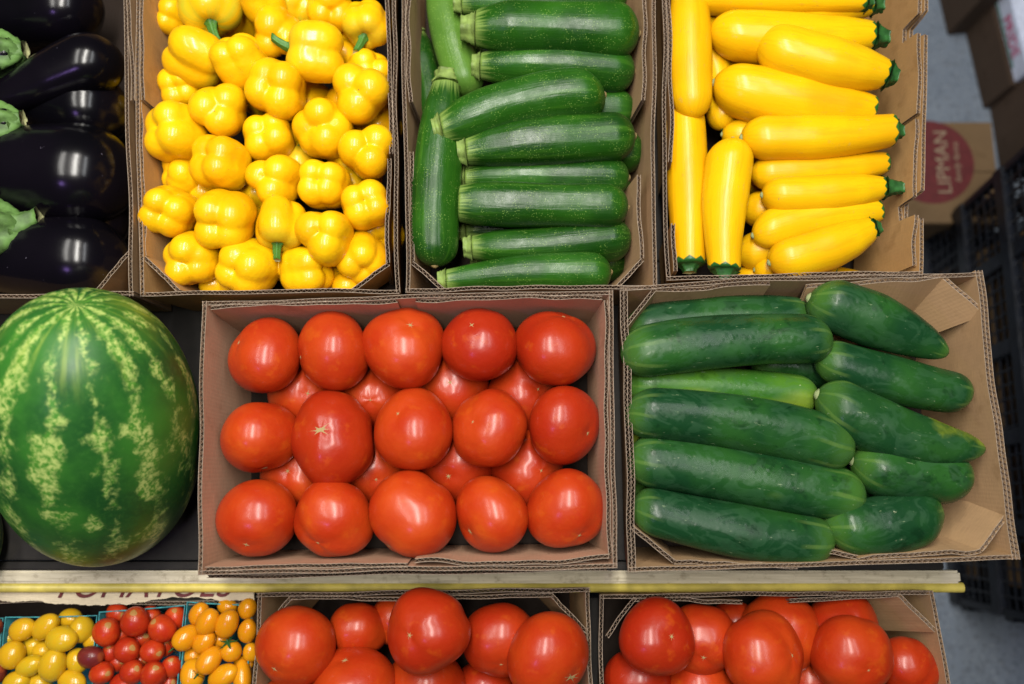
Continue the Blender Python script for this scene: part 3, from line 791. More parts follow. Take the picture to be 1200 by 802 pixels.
for x, y, r, sx, sy, lb in [
    (356, 461, 40, 14, -2, 'half hidden tomato in the lower layer, between far and middle rows, nearest the watermelon'),
    (438, 464, 40, 2, 3, 'half hidden lower tomato behind the big tomato with the long scar'),
    (530, 452, 42, 0, -6, 'half hidden lower tomato behind the creased tomato'),
    (612, 460, 42, 20, -6, 'half hidden lower tomato between far and middle rows, nearest the cucumbers'),
    (350, 556, 40, -4, -10, 'half hidden lower tomato between middle and near rows, nearest the watermelon'),
    (439, 553, 38, 8, 5, 'half hidden lower tomato in front of the big tomato with the long scar'),
    (535, 546, 43, -8, 8, 'half hidden lower tomato in front of the creased tomato'),
    (618, 550, 44, 17, -4, 'half hidden lower tomato between middle and near rows, nearest the cucumbers')]:
    tomato(x, y, r, ZL, sx, sy, lb, G)

# ------------------------------------------------------------------ tomatoes in the lower boxes
G = 'tomatoes in the first lower box'
for x, y, r, z, sx, sy, lb, v in [
    (347, 757, 45, .70, -17, 15, 'large tomato beside the orange grape tomatoes, pinkish ring round its scar', 4),
    (419, 738, 34, .655, 3, 28, 'shaded orange red tomato against the far wall of the lower box', 5),
    (502, 739, 47, .735, -19, -8, 'big tomato rising above the rim under the yellow rail', 2),
    (414, 806, 48, .69, -8, -44, 'tomato at the photo edge with its green stem end showing behind', 7),
    (586, 750, 43, .675, 2, 20, 'duller tomato with grey marks, beside the one rising above the rim', 10),
    (642, 768, 49, .705, 30, 17, 'large tomato in the corner of the lower box with a long scar', 11),
    (498, 806, 46, .665, 5, 30, 'tomato in front of and under the one rising above the rim', 1),
    (462, 727, 28, .64, 0, 10, 'small slice of tomato behind the one rising above the rim', 3),
    (565, 812, 36, .635, 0, 10, 'dark tomato low in the box at the photo edge', 6),
    (348, 835, 45, .66, 0, 10, 'tomato beyond the photo edge by the grape tomatoes', 8),
    (640, 850, 45, .66, 0, 10, 'tomato beyond the photo edge by the box gap', 9)]:
    tomato(x, y, r, z, sx, sy, lb, G, v, big=(v == 11))
G = 'tomatoes in the second lower box'
for x, y, r, z, sx, sy, lb, v in [
    (769, 747, 43, .705, 14, -14, 'oval tomato in the corner of the lower end box near the gap between boxes', 7),
    (824, 749, 40, .67, -8, 10, 'tomato behind the oval corner one, with a pale scuff', 2),
    (894, 768, 48, .705, 28, -13, 'large tomato in the middle of the lower end box', 5),
    (914, 742, 45, .66, 0, -20, 'shaded tomato against the far wall behind the large middle one', 4),
    (998, 768, 45, .70, 5, 4, 'glossy tomato beside the large middle one, towards the floor', 10),
    (988, 735, 40, .66, 5, -18, 'shaded tomato in the far row behind the glossy one', 1),
    (1064, 782, 34, .665, 0, 12, 'orange tomato nearest the outer wall of the lower end box', 8),
    (748, 798, 38, .655, 0, 10, 'orange tomato under the oval corner one', 3),
    (858, 735, 30, .625, 0, 10, 'dark tomato deep in the box between shaded ones', 6),
    (950, 800, 34, .64, 0, 5, 'dark tomato deep between the large middle and glossy ones', 9),
    (820, 812, 40, .655, 0, 5, 'tomato cut by the photo edge in front of the scuffed one', 11),
    (1010, 850, 40, .65, 0, 5, 'tomato beyond the photo edge near the floor', 0)]:
    tomato(x, y, r, z, sx, sy, lb, G, v)

# ------------------------------------------------------------------ yellow peppers
for x, y, r, z, d, lb, kw in [
    (203, 20, 23, .745, (-.5, .2, .6), 'small plain pepper in the corner by the eggplants, under the greenish one', {}),
    (247, 4, 36, .775, (-.15, .85, -.35), 'yellow pepper streaked with green, its green stem pointing down', dict(green=True, stem=True, var=0)),
    (305, -2, 29, .775, (0, .6, .6), 'smooth pepper at the photo edge beside the greenish one', {}),
    (228, 64, 34, .775, (-.85, .25, .35), 'pepper lying on its side near the box wall, under the greenish one', {}),
    (211, 102, 26, .75, (3, 6), 'knobbly pepper in the lower layer by the wall, below the one on its side', {}),
    (283, 74, 33, .785, (-.25, .75, .5), 'tall shouldered pepper leaning on the one with four deep lobes', {}),
    (322, 104, 37, .79, (4, 6), 'deeply lobed pepper with a dark tip in the upper middle of the heap', dict(var=2)),
    (325, 40, 30, .775, (6, 14), 'pepper touching the one lying with its stem to the side', {}),
    (373, 63, 36, .79, (.92, -.15, -.12), 'large pepper lying on its side, green stem end towards the deep lobed one', dict(stem=True)),
    (387, 9, 29, .77, (.3, -.4, .7), 'pepper at the photo edge above the large one on its side', {}),
    (350, 8, 26, .745, (.2, .5, .6), 'greenish yellow pepper in shade at the photo edge', dict(green=True, var=1)),
    (430, 30, 29, .765, (.1, .80, -.5), 'orange yellow pepper with green stem cap against the zucchini side wall', dict(stem=True)),
    (433, 84, 27, .75, (.4, .5, .6), 'pepper tucked behind the round one by the zucchini side wall', {}),
    (422, 108, 35, .785, (5, 6), 'round blocky pepper with an open dark tip by the zucchini side wall', {}),
    (259, 128, 32, .785, (3, 12), 'three lobed pepper below the tall shouldered one', dict(var=1)),
    (206, 155, 36, .78, (-20, -4), 'large folded pepper against the wall by the eggplants', {}),
    (314, 160, 30, .77, (2, -4), 'knobbly pepper below the deeply lobed one', {}),
    (378, 151, 36, .775, (-3, 8), 'pepper with five bumps below the large one on its side', dict(var=6)),
    (430, 177, 33, .785, (6, 2), 'flat topped pepper by the zucchini side wall, middle of the box', {}),
    (257, 190, 35, .785, (-12, -8), 'smooth rounded pepper at the middle towards the eggplants', {}),
    (322, 211, 31, .78, (-13, -4), 'smooth pepper at the centre of the heap', dict(var=4)),
    (380, 216, 30, .78, (0, 2), 'star shaped pepper beside the two green stems', {}),
    (428, 240, 30, .78, (2, -2), 'four lobed pepper by the zucchini side wall, below the flat topped one', dict(var=3)),
    (216, 207, 27, .75, (-.5, .3, .7), 'pepper half hidden by the wall, above the one in the near corner group', {}),
    (200, 248, 32, .775, (0, 13), 'pepper by the eggplant side wall with its tip pointing down', dict(var=7)),
    (263, 258, 36, .79, (-1, 13), 'big glossy pepper in the near half towards the eggplants', {}),
    (328, 264, 31, .78, (0, .85, -.38), 'pepper with a short green stem pointing to the near wall', dict(stem=True)),
    (382, 276, 33, .785, (-8, 1), 'rounded pepper beside the one with the short stem', dict(var=8)),
    (226, 305, 33, .770, (-3, 6), 'pepper at the near corner beside the diagonal flap, by the eggplants', {}),
    (290, 312, 35, .770, (-6, 9), 'plump pepper against the near wall above the tomato box', dict(var=9)),
    (361, 317, 32, .758, (.85, 0, .4), 'pepper lying on its side against the near wall', dict(var=5)),
    (424, 303, 30, .755, (.2, -.5, .7), 'orange tinted pepper in the near corner by the zucchini', {}),
    (334, 306, 28, .745, (.2, .2, .8), 'pepper under the short stem one, between two near wall ones', {})]:
    pepper(x, y, r, z, d, lb, **kw)
for x, y, lb, st in [
    (180, 130, 'pepper deep in the heap below the folded one', 0), (295, 236, 'orange shaded pepper glimpsed beneath the big glossy one', 0), (348, 200, 'pepper under the star shaped one, with green stems showing', 1),
    (300, 285, 'pepper glimpsed between the big glossy and short stem ones', 0), (410, 70, 'pepper in the dark gap behind the round blocky one', 0), (355, 118, 'orange shaded pepper in the gap beside the deeply lobed one', 0),
    (442, 272, 'green tinged pepper under the four lobed one', 0), (408, 330, 'pepper deep between two near wall ones', 0), (285, 20, 'shaded pepper under the greenish one', 0), (400, 130, 'pepper deep beneath the five bump one', 0),
    (440, 140, 'pepper in shade between the zucchini side wall ones', 0), (240, 235, 'pepper beneath the smooth rounded one', 0), (345, 165, 'pepper deep beneath the knobbly one', 0), (265, 335, 'greenish pepper deep by the near flap', 0),
    (190, 185, 'pepper deep by the wall under the folded one', 0), (235, 95, 'pepper deep beneath the side lying one', 0), (300, 105, 'pepper deep beneath the tall shouldered one', 0), (415, 200, 'pepper deep beside the star shaped one', 0)]:
    pepper(x, y, 31, .722, (random.uniform(-.6, .6), random.uniform(-.6, .6), .6) if not st else (-.2, -.8, -.3), lb, stem=bool(st))
for x, wh in ((200, 'nearest the eggplants'), (262, 'second from the eggplants'), (325, 'in the middle'), (390, 'second from the zucchini'), (440, 'nearest the zucchini')):
    pepper(x, -42 + random.randint(-6, 6), 32, .765, (random.uniform(-15, 15), random.uniform(-15, 15)), 'pepper in the far row at the photo edge, ' + wh)

# ------------------------------------------------------------------ zucchini
for p0, p1, r, z, bend, lb, kw in [
    ((515, 146), (707, 106), 31, .795, 14, 'bright zucchini with a pale pointed stem, lying across the upright one', {}),
    ((545, 177), (744, 157), 29, .785, 3, 'speckled zucchini below the one crossing the upright zucchini', {}),
    ((544, 208), (737, 207), 24, .757, 2, 'dark zucchini mostly covered by its two neighbours, tan tip', {}),
    ((537, 238), (736, 243), 27, .787, 2, 'blunt evenly thick zucchini without a stem, in the middle of the row', dict(stump=0, ctrl=[(0, .80), (.1, .94), (.3, 1), (.85, 1), (1, .95)])),
    ((552, 291), (740, 281), 25, .765, -3, 'dark zucchini with a chunky pale stem, second from the near wall', {}),
    ((522, 327), (716, 316), 24, .775, 4, 'curved zucchini against the near wall above the tomato box', dict(ctrl=[(0, .55), (.12, .62), (.3, .72), (.55, .92), (.8, 1), (1, .94)])),
    ((556, 33), (749, 38), 31, .79, 4, 'thick glossy zucchini with a pale cone shaped stem, near the photo edge', dict(stump=17, ctrl=[(0, .62), (.08, .78), (.2, .95), (.6, 1), (.9, 1), (1, .95)])),
    ((562, 76), (744, 83), 27, .767, 3, 'zucchini with a square cut pale stem, under the thick glossy one', {}),
    ((540, 3), (735, -2), 22, .785, 0, 'zucchini cut off by the photo edge', {}),
    ((520, 98), (508, 312), 28, .778, -5, 'long dark zucchini standing upright along the wall by the peppers', dict(stump=17)),
    ((512, -30), (549, 112), 24, .745, -4, 'pale yellow green zucchini behind the pale pointed stems', dict(mat=ZUCCHINI_L, stump=0)),
    ((489, 40), (512, 150), 19, .705, 0, 'dark narrow zucchini deep by the pepper side wall', {}),
    ((560, 132), (744, 128), 25, .735, 2, 'zucchini peeking out behind the bright pale stemmed one', {}),
    ((560, 180), (755, 178), 26, .728, 2, 'shaded zucchini end under the speckled one by the squash side wall', {}),
    ((545, 268), (735, 262), 25, .725, 2, 'dark zucchini glimpsed below the blunt one', {}),
    ((560, 225), (742, 226), 24, .715, 2, 'zucchini deep under the dark tan tipped one', {}),
    ((560, 60), (735, 55), 24, .715, 0, 'zucchini deep under the thick glossy one', {}),
    ((560, 310), (735, 305), 24, .712, 0, 'zucchini deep under the curved near one', {})]:
    zucchini(p0, p1, r, z, bend, lb, seed=int(p0[0] + p1[1]), **kw)

# ------------------------------------------------------------------ yellow squash
for p0, p1, r, z, bend, lb, kw in [
    ((806, -60), (811, 140), 25, .787, -2, 'squash standing along the zucchini side wall, pale round scar at its near end', dict(stem=0, tipmat=SCAR)),
    ((808, 312), (803, 120), 24, .765, 0, 'long squash along the zucchini side wall ending in a dark green jagged cap', dict(stem=12, ctrl=[(0, .80), (.1, .86), (.4, 1), (.8, 1), (1, .95)])),
    ((847, 318), (856, 163), 28, .79, 4, 'upright squash tapering towards the near wall, beside the long one', dict(ctrl=[(0, .66), (.2, .76), (.55, .95), (.85, 1), (1, .9)])),
    ((824, 0), (849, 152), 19, .752, 3, 'narrow squash wedged behind the standing ones, green at its tip', dict(stem=0, tipmat=STEM_D)),
    ((1024, 46), (831, 41), 31, .79, 6, 'large squash with green scars at both ends, behind the tilted one', dict(stem=24, tipmat=STEM_D)),
    ((1040, 90), (887, 52), 32, .808, 4, 'fat tilted squash with a dark green stem, topmost of the heap', dict(stem=16)),
    ((1025, 134), (835, 100), 33, .785, 6, 'smooth stemless squash lying slantwise below the fat tilted one', dict(stem=0)),
    ((1048, 155), (869, 164), 27, .795, 4, 'straight squash with a green knobbly stem, middle of the heap', dict(stem=14, ctrl=[(0, .72), (.2, .84), (.55, 1), (.85, 1), (1, .88)])),
    ((1041, 192), (880, 206), 22, .772, 4, 'thinner squash without a stem, under the straight middle one', dict(stem=0)),
    ((1037, 222), (893, 231), 24, .787, 4, 'squash with the longest green stem pointing at the outer wall', dict(stem=30)),
    ((1032, 243), (881, 274), 24, .775, -6, 'squash with ridged neck, second from the near wall', dict(stem=0)),
    ((1024, 270), (902, 311), 26, .785, 6, 'ridged squash with small green stem against the near wall', dict(stem=12)),
    ((1000, 255), (868, 244), 22, .745, 0, 'shaded orange squash under the longest stemmed one', dict(stem=0)),
    ((1000, 280), (862, 297), 24, .742, 0, 'shaded squash under the ridged neck one', dict(stem=0)),
    ((1000, 165), (846, 158), 20, .755, 0, 'small squash end peeking between the upright and straight ones', dict(stem=0)),
    ((1015, 2), (800, -8), 24, .79, 0, 'squash lying across the top at the photo edge', dict(stem=12)),
    ((1022, 6), (880, 14), 24, .775, 0, 'squash with a big dark green stem at the photo edge', dict(stem=18)),
    ((980, 312), (884, 317), 17, .748, 0, 'small end of a squash low by the near wall', dict(stem=0)),
    ((1010, 70), (825, 76), 24, .735, 0, 'shaded squash beneath the large one with green scars', dict(stem=0)),
    ((1005, 200), (850, 205), 24, .722, 0, 'squash deep beneath the thinner stemless one', dict(stem=0)),
    ((1010, 330), (860, 328), 22, .72, 0, 'squash deep under the near wall ones', dict(stem=0)),
    ((990, 120), (840, 130), 22, .72, 0, 'squash deep under the smooth slanted one', dict(stem=0))]:
    squash(p0, p1, r, z, bend, lb, seed=int(p0[1] * 3 + p1[0]), **kw)

# ------------------------------------------------------------------ cucumbers
for p0, p1, r, z, bend, lb, kw in [
    ((733, 384), (956, 372), 28, .757, 8, 'cucumber against the far wall beside the corner flap, partly covered', {}),
    ((974, 395), (727, 413), 32, .792, -6, 'bluish cucumber with pale speckles lying over the far wall one', dict(tip=0)),
    ((735, 450), (958, 464), 26, .757, 4, 'yellowing cucumber between the speckled one and the long slanted one', dict(mat=CUKE_Y)),
    ((733, 478), (1001, 523), 33, .787, 8, 'long slanted cucumber in the middle of the first row', dict(tip=0)),
    ((735, 535), (1013, 584), 33, .777, 4, 'glossy green cucumber below the long slanted one', dict(tip=0)),
    ((740, 597), (977, 638), 32, .775, -6, 'cucumber with a white nick against the near wall', dict(mat=CUKE_Y if False else None, tip=0)),
    ((1112, 413), (948, 347), 32, .795, -6, 'dark cucumber with a ridged neck pointing to the outer wall, farthest in its row', dict(ctrl=[(0, .44), (.12, .56), (.3, .80), (.55, 1.0), (.85, 1), (1, .85)])),
    ((1138, 466), (955, 420), 28, .782, 6, 'green cucumber second in the outer row, pale at its inner end', dict()),
    ((1153, 535), (955, 470), 34, .79, 16, 'dark cucumber with a yellow patch along its tapering end', dict(mat=CUKE_P, ctrl=[(0, .40), (.12, .58), (.35, .88), (.6, 1.0), (.88, .95), (1, .8)])),
    ((1138, 565), (997, 542), 34, .777, 4, 'stubby cucumber fourth in the outer row, pale scar at its inner end', dict()),
    ((1105, 602), (966, 622), 35, .777, 6, 'stubby dark cucumber in the outer row against the near wall', dict(ctrl=[(0, .75), (.15, .9), (.5, 1), (.85, .92), (1, .76)])),
    ((731, 512), (960, 540), 27, .727, 0, 'yellow green cucumber end showing under the long slanted one', dict(mat=CUKE_Y)),
    ((1080, 445), (880, 420), 28, .727, 0, 'dark cucumber deep between the two rows', {}),
    ((1080, 560), (880, 590), 30, .722, 0, 'cucumber deep under the stubby ones', {}),
    ((740, 575), (940, 590), 28, .72, 0, 'cucumber deep under the glossy one', {}),
    ((1090, 520), (900, 500), 28, .717, 0, 'cucumber deep under the yellow patched one', {})]:
    cucumber(p0, p1, r, z, bend, lb, seed=int(p0[0] + p0[1] * 2), **kw)

# ------------------------------------------------------------------ eggplants
ECTRL = [(0, .42), (.08, .48), (.25, .62), (.5, .86), (.75, 1.0), (.9, 1.0), (1, .9)]
def calyx_mesh(R, L, seed):
    r = np.random.default_rng(seed); nv = 40; vs = []; rows = 8
    for i in range(rows):
        a = i / (rows - 1)
        for j in range(nv):
            F = 2 * PI * j / nv; sp = .5 + .5 * math.cos(5 * F + 1); reach = L * (.45 + .75 * sp ** 1.4)
            rad = R * (.30 + .78 * a ** .6) * (1 + .04 * r.normal()); vs.append((a * reach, rad * math.cos(F), rad * math.sin(F)))
    n0 = len(vs)
    me = new_mesh('calyx', vs, grid_faces(rows, nv), mats=[CALYX])
    return me
for p0, p1, r, z, bend, lb, cal, sd in [
    ((-22, 128), (142, 62), 37, .775, 4, 'slender glossy eggplant lying slantwise beside the pepper box', 0, 1),
    ((-95, 192), (157, 210), 62, .768, 0, 'big round ended eggplant with a brownish patch beside the pepper box', 0, 2),
    ((-110, 300), (150, 306), 52, .758, 2, 'eggplant in the near corner of its box above the watermelon', 0, 3),
    ((-70, 30), (120, 5), 42, .745, 0, 'shaded eggplant at the photo edge behind the slender one', 0, 4),
    ((-40, 110), (150, 136), 46, .735, 0, 'eggplant deep in shade under the slender one', 0, 5),
    ((-60, 256), (150, 258), 48, .725, 0, 'eggplant deep between the big round and near ones', 0, 6),
    ((22, 265), (-170, 300), 44, .795, 0, 'eggplant at the photo edge showing only a big green cap with woody stump', 2, 7),
    ((20, 142), (-170, 165), 36, .805, 0, 'eggplant at the photo edge showing only green cap tips', 1, 8),
    ((22, 62), (-160, 75), 38, .785, 0, 'eggplant at the photo edge with a dark green cap', 1, 9)]:
    o, vs, R = long_fruit('eggplant', p0, p1, r, z, ECTRL, bend, EGGPLANT, lb, 'eggplant', 'eggplants in their box', seed=sd, cap0=.25, cap1=1.15, lump=.012)
    if True:
        c0 = vs[0].mean(0)
        q = link('calyx', calyx_mesh(R * (.78 if cal == 2 else .66 if cal else .5), R * 1.15, sd), o, Matrix.Translation(c0 + np.array([-.006, 0, 0])))
        st = link('stem', stem_mesh('stem', R * (.65 if cal == 2 else .3), R * .38, R * .24, CALYX, 1.2, .3, 5, .10, CUTFACE, seed=sd), o, Matrix.Translation(c0 + np.array([.004, 0, 0])) @ Matrix.Rotation(PI, 4, 'Z'))

# ------------------------------------------------------------------ watermelons
def watermelon(px, py, z, a, bb, D, label, roll, parts=True):
    T, F = sphere_pts(72, 96); s = np.sin(T)
    r = 1 + .010 * np.cos(2 * F + 1) * s + .012 * np.cos(2 * T + .4) - .012 * np.exp(-(T / .10) ** 2)
    sr = s ** .90
    p = np.stack([bb * r * sr * np.cos(F), bb * r * sr * np.sin(F), a * r * np.sign(np.cos(T)) * np.abs(np.cos(T)) ** .92], -1)
    o = link('watermelon', new_mesh('watermelon', p.reshape(-1, 3), grid_faces(72, 96), mats=[MELON]))
    o.matrix_world = Matrix.Translation(P(px, py, z)) @ frame_z(D, roll)
    tag(o, label, 'watermelon')
    vs = [(0, 0, a * 1.004 - .001)]; n = 14; rr = np.random.default_rng(5)
    for ring, zz in ((.006, .002), (.012, .0005), (.016, -.003)):
        for k in range(n):
            q = ring * rr.uniform(.85, 1.15); vs.append((q * math.cos(2 * PI * k / n), q * math.sin(2 * PI * k / n), a * .988 + zz))
    fs = [(0, 1 + k, 1 + (k + 1) % n) for k in range(n)] + [(1 + q * n + k, 1 + (q + 1) * n + k, 1 + (q + 1) * n + (k + 1) % n, 1 + q * n + (k + 1) % n) for q in range(2) for k in range(n)]
    link('stem_scar', new_mesh('stem_scar', vs, fs, mats=[SCAR]), o)
    return o
V = (CAM - P(112, 503, .79)).normalized(); U = (UP - V * UP.dot(V)).normalized(); al = math.radians(45)
watermelon(111, 508, .795, .186, .118, (U * math.cos(al) + V * math.sin(al) - RIGHT * .10).normalized(), 'large striped green watermelon on the shelf beside the upper tomato box', .6)
watermelon(-168, 600, .725, .17, .115, Vector((-.5, .3, .1)).normalized(), 'second dark watermelon in shade at the photo edge, behind the shelf lip', 2.0)

# ------------------------------------------------------------------ pulp baskets with cherry tomatoes
def basket(rim, label, seed):
    zr, zb = ZB, ZS2 + .009
    R4 = [P(x, y, zr) for x, y in rim]; c = sum(R4, Vector()) / 4
    root = empty('berry_basket', (c.x, c.y, zb), label, 'basket', 'teal pulp baskets on the lower shelf')
    top = [rel(root, v) for v in R4]; cc = sum(top, Vector()) / 4; th = .0016
    for i in range(4):
        j = (i + 1) % 4; vs = []; n = 12
        for k in range(n + 1):
            s = k / n; sag = .004 * math.sin(PI * s)
            t = lerp(top[i], top[j], s); d = (cc - t); d.z = 0; d.normalize()
            bt = Vector((t.x * .84, t.y * .84, .002)); t = t + Vector((0, 0, sag * random.uniform(.6, 1.1)))
            vs += [t, t + d * th, bt + d * th, bt]
        fs = []
        for k in range(n):
            for q in range(4): fs.append((4 * k + q, 4 * k + (q + 1) % 4, 4 * k + 4 + (q + 1) % 4, 4 * k + 4 + q))
        fs += [(0, 3, 2, 1), (4 * n, 4 * n + 1, 4 * n + 2, 4 * n + 3)]
        link('side_panel', new_mesh('side_panel', vs, fs, False, mats=[TEAL]), root)
    bv = [Vector((t.x * .84, t.y * .84, .0)) for t in top]
    link('base_panel', new_mesh('base_panel', [tuple(v) for v in bv] + [tuple(v + Vector((0, 0, .002))) for v in bv], [(3, 2, 1, 0), (4, 5, 6, 7), (0, 1, 5, 4), (1, 2, 6, 5), (2, 3, 7, 6), (3, 0, 4, 7)], False, mats=[TEAL]), root)
basket([(6, 723), (114, 721), (108, 850), (-4, 850)], 'teal basket of yellow cherry tomatoes', 1)
basket([(116, 717), (217, 709), (206, 850), (110, 850)], 'teal basket of red cherry tomatoes', 2)
basket([(219, 705), (296, 709), (288, 850), (208, 850)], 'teal basket of orange grape tomatoes beside the lower tomato box', 3)
basket([(-108, 727), (4, 724), (-6, 850), (-116, 850)], 'teal basket of dark red cherry tomatoes at the photo edge', 4)
def ell_surf(k):
    r = np.random.default_rng(700 + k); p = r.uniform(0, 6.28, 3)
    def f(T, F):
        s = np.sin(T); q = 1 + .02 * np.cos(2 * F + p[0]) * s + .02 * np.cos(3 * F + p[1]) * s - .05 * np.exp(-((PI - T) / .3) ** 2)
        return np.stack([q * s * np.cos(F), q * s * np.sin(F), q * np.cos(T) * (1 + .05 * np.cos(T))], -1)
    return f
ES = [ell_surf(k) for k in range(4)]
EM = {m.name: [surf_mesh('cherry_tomato', f, m, 20, 28) for f in ES] for m in (CHERRY, MAROON, YCHERRY, OGRAPE)}
def calyx_small():
    vs, fs = [], []
    for k in range(5):
        a = 2 * PI * k / 5; da = .28; b = len(vs)
        for q, wdt, zz in ((.05, .16, -.94), (.42, .12, -.93), (.80, .07, -.86), (1.1, .01, -.95)):
            for s in (-1, 1):
                vs.append((q * math.cos(a) - s * wdt * math.sin(a), q * math.sin(a) + s * wdt * math.cos(a), zz - .05 * (q < .1) - .07))
        for i in range(3): fs.append((b + 2 * i, b + 2 * i + 1, b + 2 * i + 3, b + 2 * i + 2))
    b = len(vs)
    for zz, rr in ((-.95, .10), (-1.35, .07)):
        for k in range(6): vs.append((rr * math.cos(PI * k / 3), rr * math.sin(PI * k / 3), zz))
    for k in range(6): fs.append((b + k, b + (k + 1) % 6, b + 6 + (k + 1) % 6, b + 6 + k))
    fs.append(tuple(b + 6 + k for k in range(6)))
    return new_mesh('calyx', vs, fs, mats=[STEM_D])
CAL = calyx_small()
def cherry(px, py, ra, rb, ang, z, mat, label, group, calyx=False, name='cherry_tomato', tilt=.25):
    """ra: half length along its axis, rb: half width; ang: degrees of the axis seen from above"""
    d = depth(px, py, z) / FPX; a = math.radians(ang)
    D = vdir(math.cos(a), math.sin(a), tilt)
    o = link(name, random.choice(EM[mat.name]))
    o.matrix_world = Matrix.Translation(P(px, py, z)) @ frame_z(D, random.uniform(0, 6.28)) @ Matrix.Diagonal((rb * d, rb * d, ra * d, 1))
    tag(o, label, 'cherry tomato', group)
    if calyx: link('calyx', CAL, o)
ZC = ZB + .002; G = 'yellow cherry tomatoes in their basket'
for x, y, a, b_, g, dz, lb in [
    (26, 738, 17, 13, 25, 0, 'oval yellow one in the far corner of the yellow basket'), (53, 735, 20, 13, 40, 0, 'greenish yellow one against the far rim, second along'),
    (72, 749, 20, 15, 5, .008, 'bright yellow one on top in the middle of its basket'), (96, 738, 16, 14, 90, -.006, 'yellow one by the far rim next to the red basket'),
    (14, 768, 17, 15, 60, .004, 'yellow one against the outer rim of the yellow basket'), (34, 781, 18, 12, 30, .002, 'slim yellow one beside the outer rim one'),
    (62, 780, 21, 16, 70, .006, 'large yellow one in front of the bright top one'), (91, 775, 15, 13, 100, -.004, 'yellow one under the maroon tomato'),
    (19, 800, 17, 13, 20, 0, 'yellow one in the near outer corner cut by the photo edge'), (84, 798, 18, 12, -10, .002, 'orange yellow one with a brown spot at the photo edge'),
    (50, 762, 12, 11, 0, -.012, 'small bruised yellow one in the gap near the middle'), (38, 758, 15, 13, 30, -.018, 'shaded yellow one deep near the far corner'),
    (82, 725, 14, 12, 0, -.016, 'shaded yellow one deep by the far rim'), (46, 800, 15, 13, 0, -.012, 'shaded yellow one deep at the photo edge'), (110, 750, 13, 12, 0, -.016, 'shaded yellow one deep beside the red basket'), (10, 748, 12, 12, 0, -.02, 'shaded yellow one deep at the outer far corner')]:
    cherry(x, y, a, b_, g, ZC + dz, YCHERRY, 'cherry tomato: ' + lb, G)
cherry(106, 770, 16, 13, 5, ZC + .004, MAROON, 'dark maroon cherry tomato between the yellow and red baskets', 'red cherry tomatoes in their basket')
G = 'red cherry tomatoes in their basket'
for x, y, a, b_, g, dz, lb in [
    (125, 741, 17, 16, 60, .004, 'orange red one at the far corner by the yellow basket'), (159, 729, 18, 17, 80, .006, 'largest red one against the far rim'),
    (191, 737, 17, 16, 120, .004, 'red one with a yellow speck near the orange basket'), (149, 762, 15, 15, 30, .004, 'red one in the middle behind the front ones'),
    (179, 763, 14, 14, 0, .004, 'round red one in the middle by the orange basket'), (119, 789, 16, 13, 15, .004, 'oval red one below the maroon tomato'),
    (155, 788, 16, 14, 40, .004, 'red one in the near middle'), (180, 791, 18, 15, 60, .006, 'large red one near the photo edge'),
    (202, 782, 15, 12, 80, -.004, 'darker red one under the orange grape tomatoes'), (206, 724, 14, 13, 80, -.010, 'shaded red one in the far corner by the orange basket'),
    (137, 718, 13, 12, 0, -.014, 'shaded red one behind the far rim ones'), (142, 802, 16, 12, 0, 0, 'red one cut by the photo edge'), (176, 722, 13, 12, 0, -.014, 'shaded red one between the far rim ones'), (131, 765, 12, 11, 90, -.010, 'orange stained one beside the maroon tomato'), (165, 748, 14, 13, 30, -.016, 'shaded red one deep in the middle of the far half'), (193, 757, 13, 13, 60, -.016, 'shaded red one deep by the orange basket wall'), (164, 774, 13, 12, 20, -.016, 'shaded red one deep between the middle and near ones'), (137, 776, 13, 12, 20, -.016, 'shaded red one deep in front of the maroon tomato'), (196, 800, 14, 12, 20, -.014, 'shaded red one deep at the photo edge by the orange basket'), (142, 745, 13, 12, 70, -.016, 'shaded red one deep beside the orange red corner one')]:
    cherry(x, y, a, b_, g, ZC + dz, CHERRY, 'cherry tomato: ' + lb, G, calyx=False, tilt=.8)
G = 'orange grape tomatoes in their basket'
for x, y, a, b_, g, dz, cl, lb in [
    (233, 720, 15, 11, 60, 0, 0, 'one in the far corner by the red basket'), (243, 730, 18, 13, 60, .010, 0, 'plump one leaning on the far corner one'),
    (266, 732, 19, 13, 65, .008, 0, 'long one at the middle of the far half'), (290, 740, 15, 11, 75, .004, 0, 'one by the wall of the lower tomato box'),
    (217, 748, 17, 13, 40, .008, 1, 'one leaning over the red basket with a calyx'), (239, 753, 16, 12, 45, .004, 0, 'one in the middle with its calyx hidden'),
    (271, 763, 13, 12, -80, .004, 1, 'short one showing a green calyx on top'), (245, 775, 18, 13, 50, .010, 1, 'long one in the near half with pointed calyx'),
    (226, 791, 18, 14, 100, .004, 1, 'upright one in the near corner by the red basket'), (261, 793, 21, 13, 30, .006, 0, 'big one at the photo edge'),
    (284, 794, 20, 11, 100, .004, 1, 'upright one by the lower tomato box wall'), (290, 714, 13, 11, 70, -.004, 0, 'one in the far corner by the lower tomato box'),
    (266, 711, 12, 10, 0, -.008, 0, 'shaded one against the far rim'), (294, 765, 12, 9, 90, -.004, 0, 'narrow one by the box wall'), (256, 750, 13, 11, 0, -.014, 0, 'shaded one deep in the middle'), (226, 768, 12, 11, 0, -.012, 0, 'shaded one deep by the red basket'), (285, 778, 12, 10, 0, -.012, 0, 'shaded one deep by the box wall')]:
    cherry(x, y, a, b_, g, ZC + dz, OGRAPE, 'orange grape tomato: ' + lb, G, calyx=bool(cl), name='grape_tomato', tilt=-.45 if cl else .25)
for x, y, wh in ((-12, 738, 'farthest'), (-20, 765, 'middle'), (-8, 790, 'lowest')):
    cherry(x, y, 16, 14, 40, ZC, MAROON, wh + ' dark red cherry tomato in the basket at the photo edge', 'dark red cherry tomatoes at the photo edge')

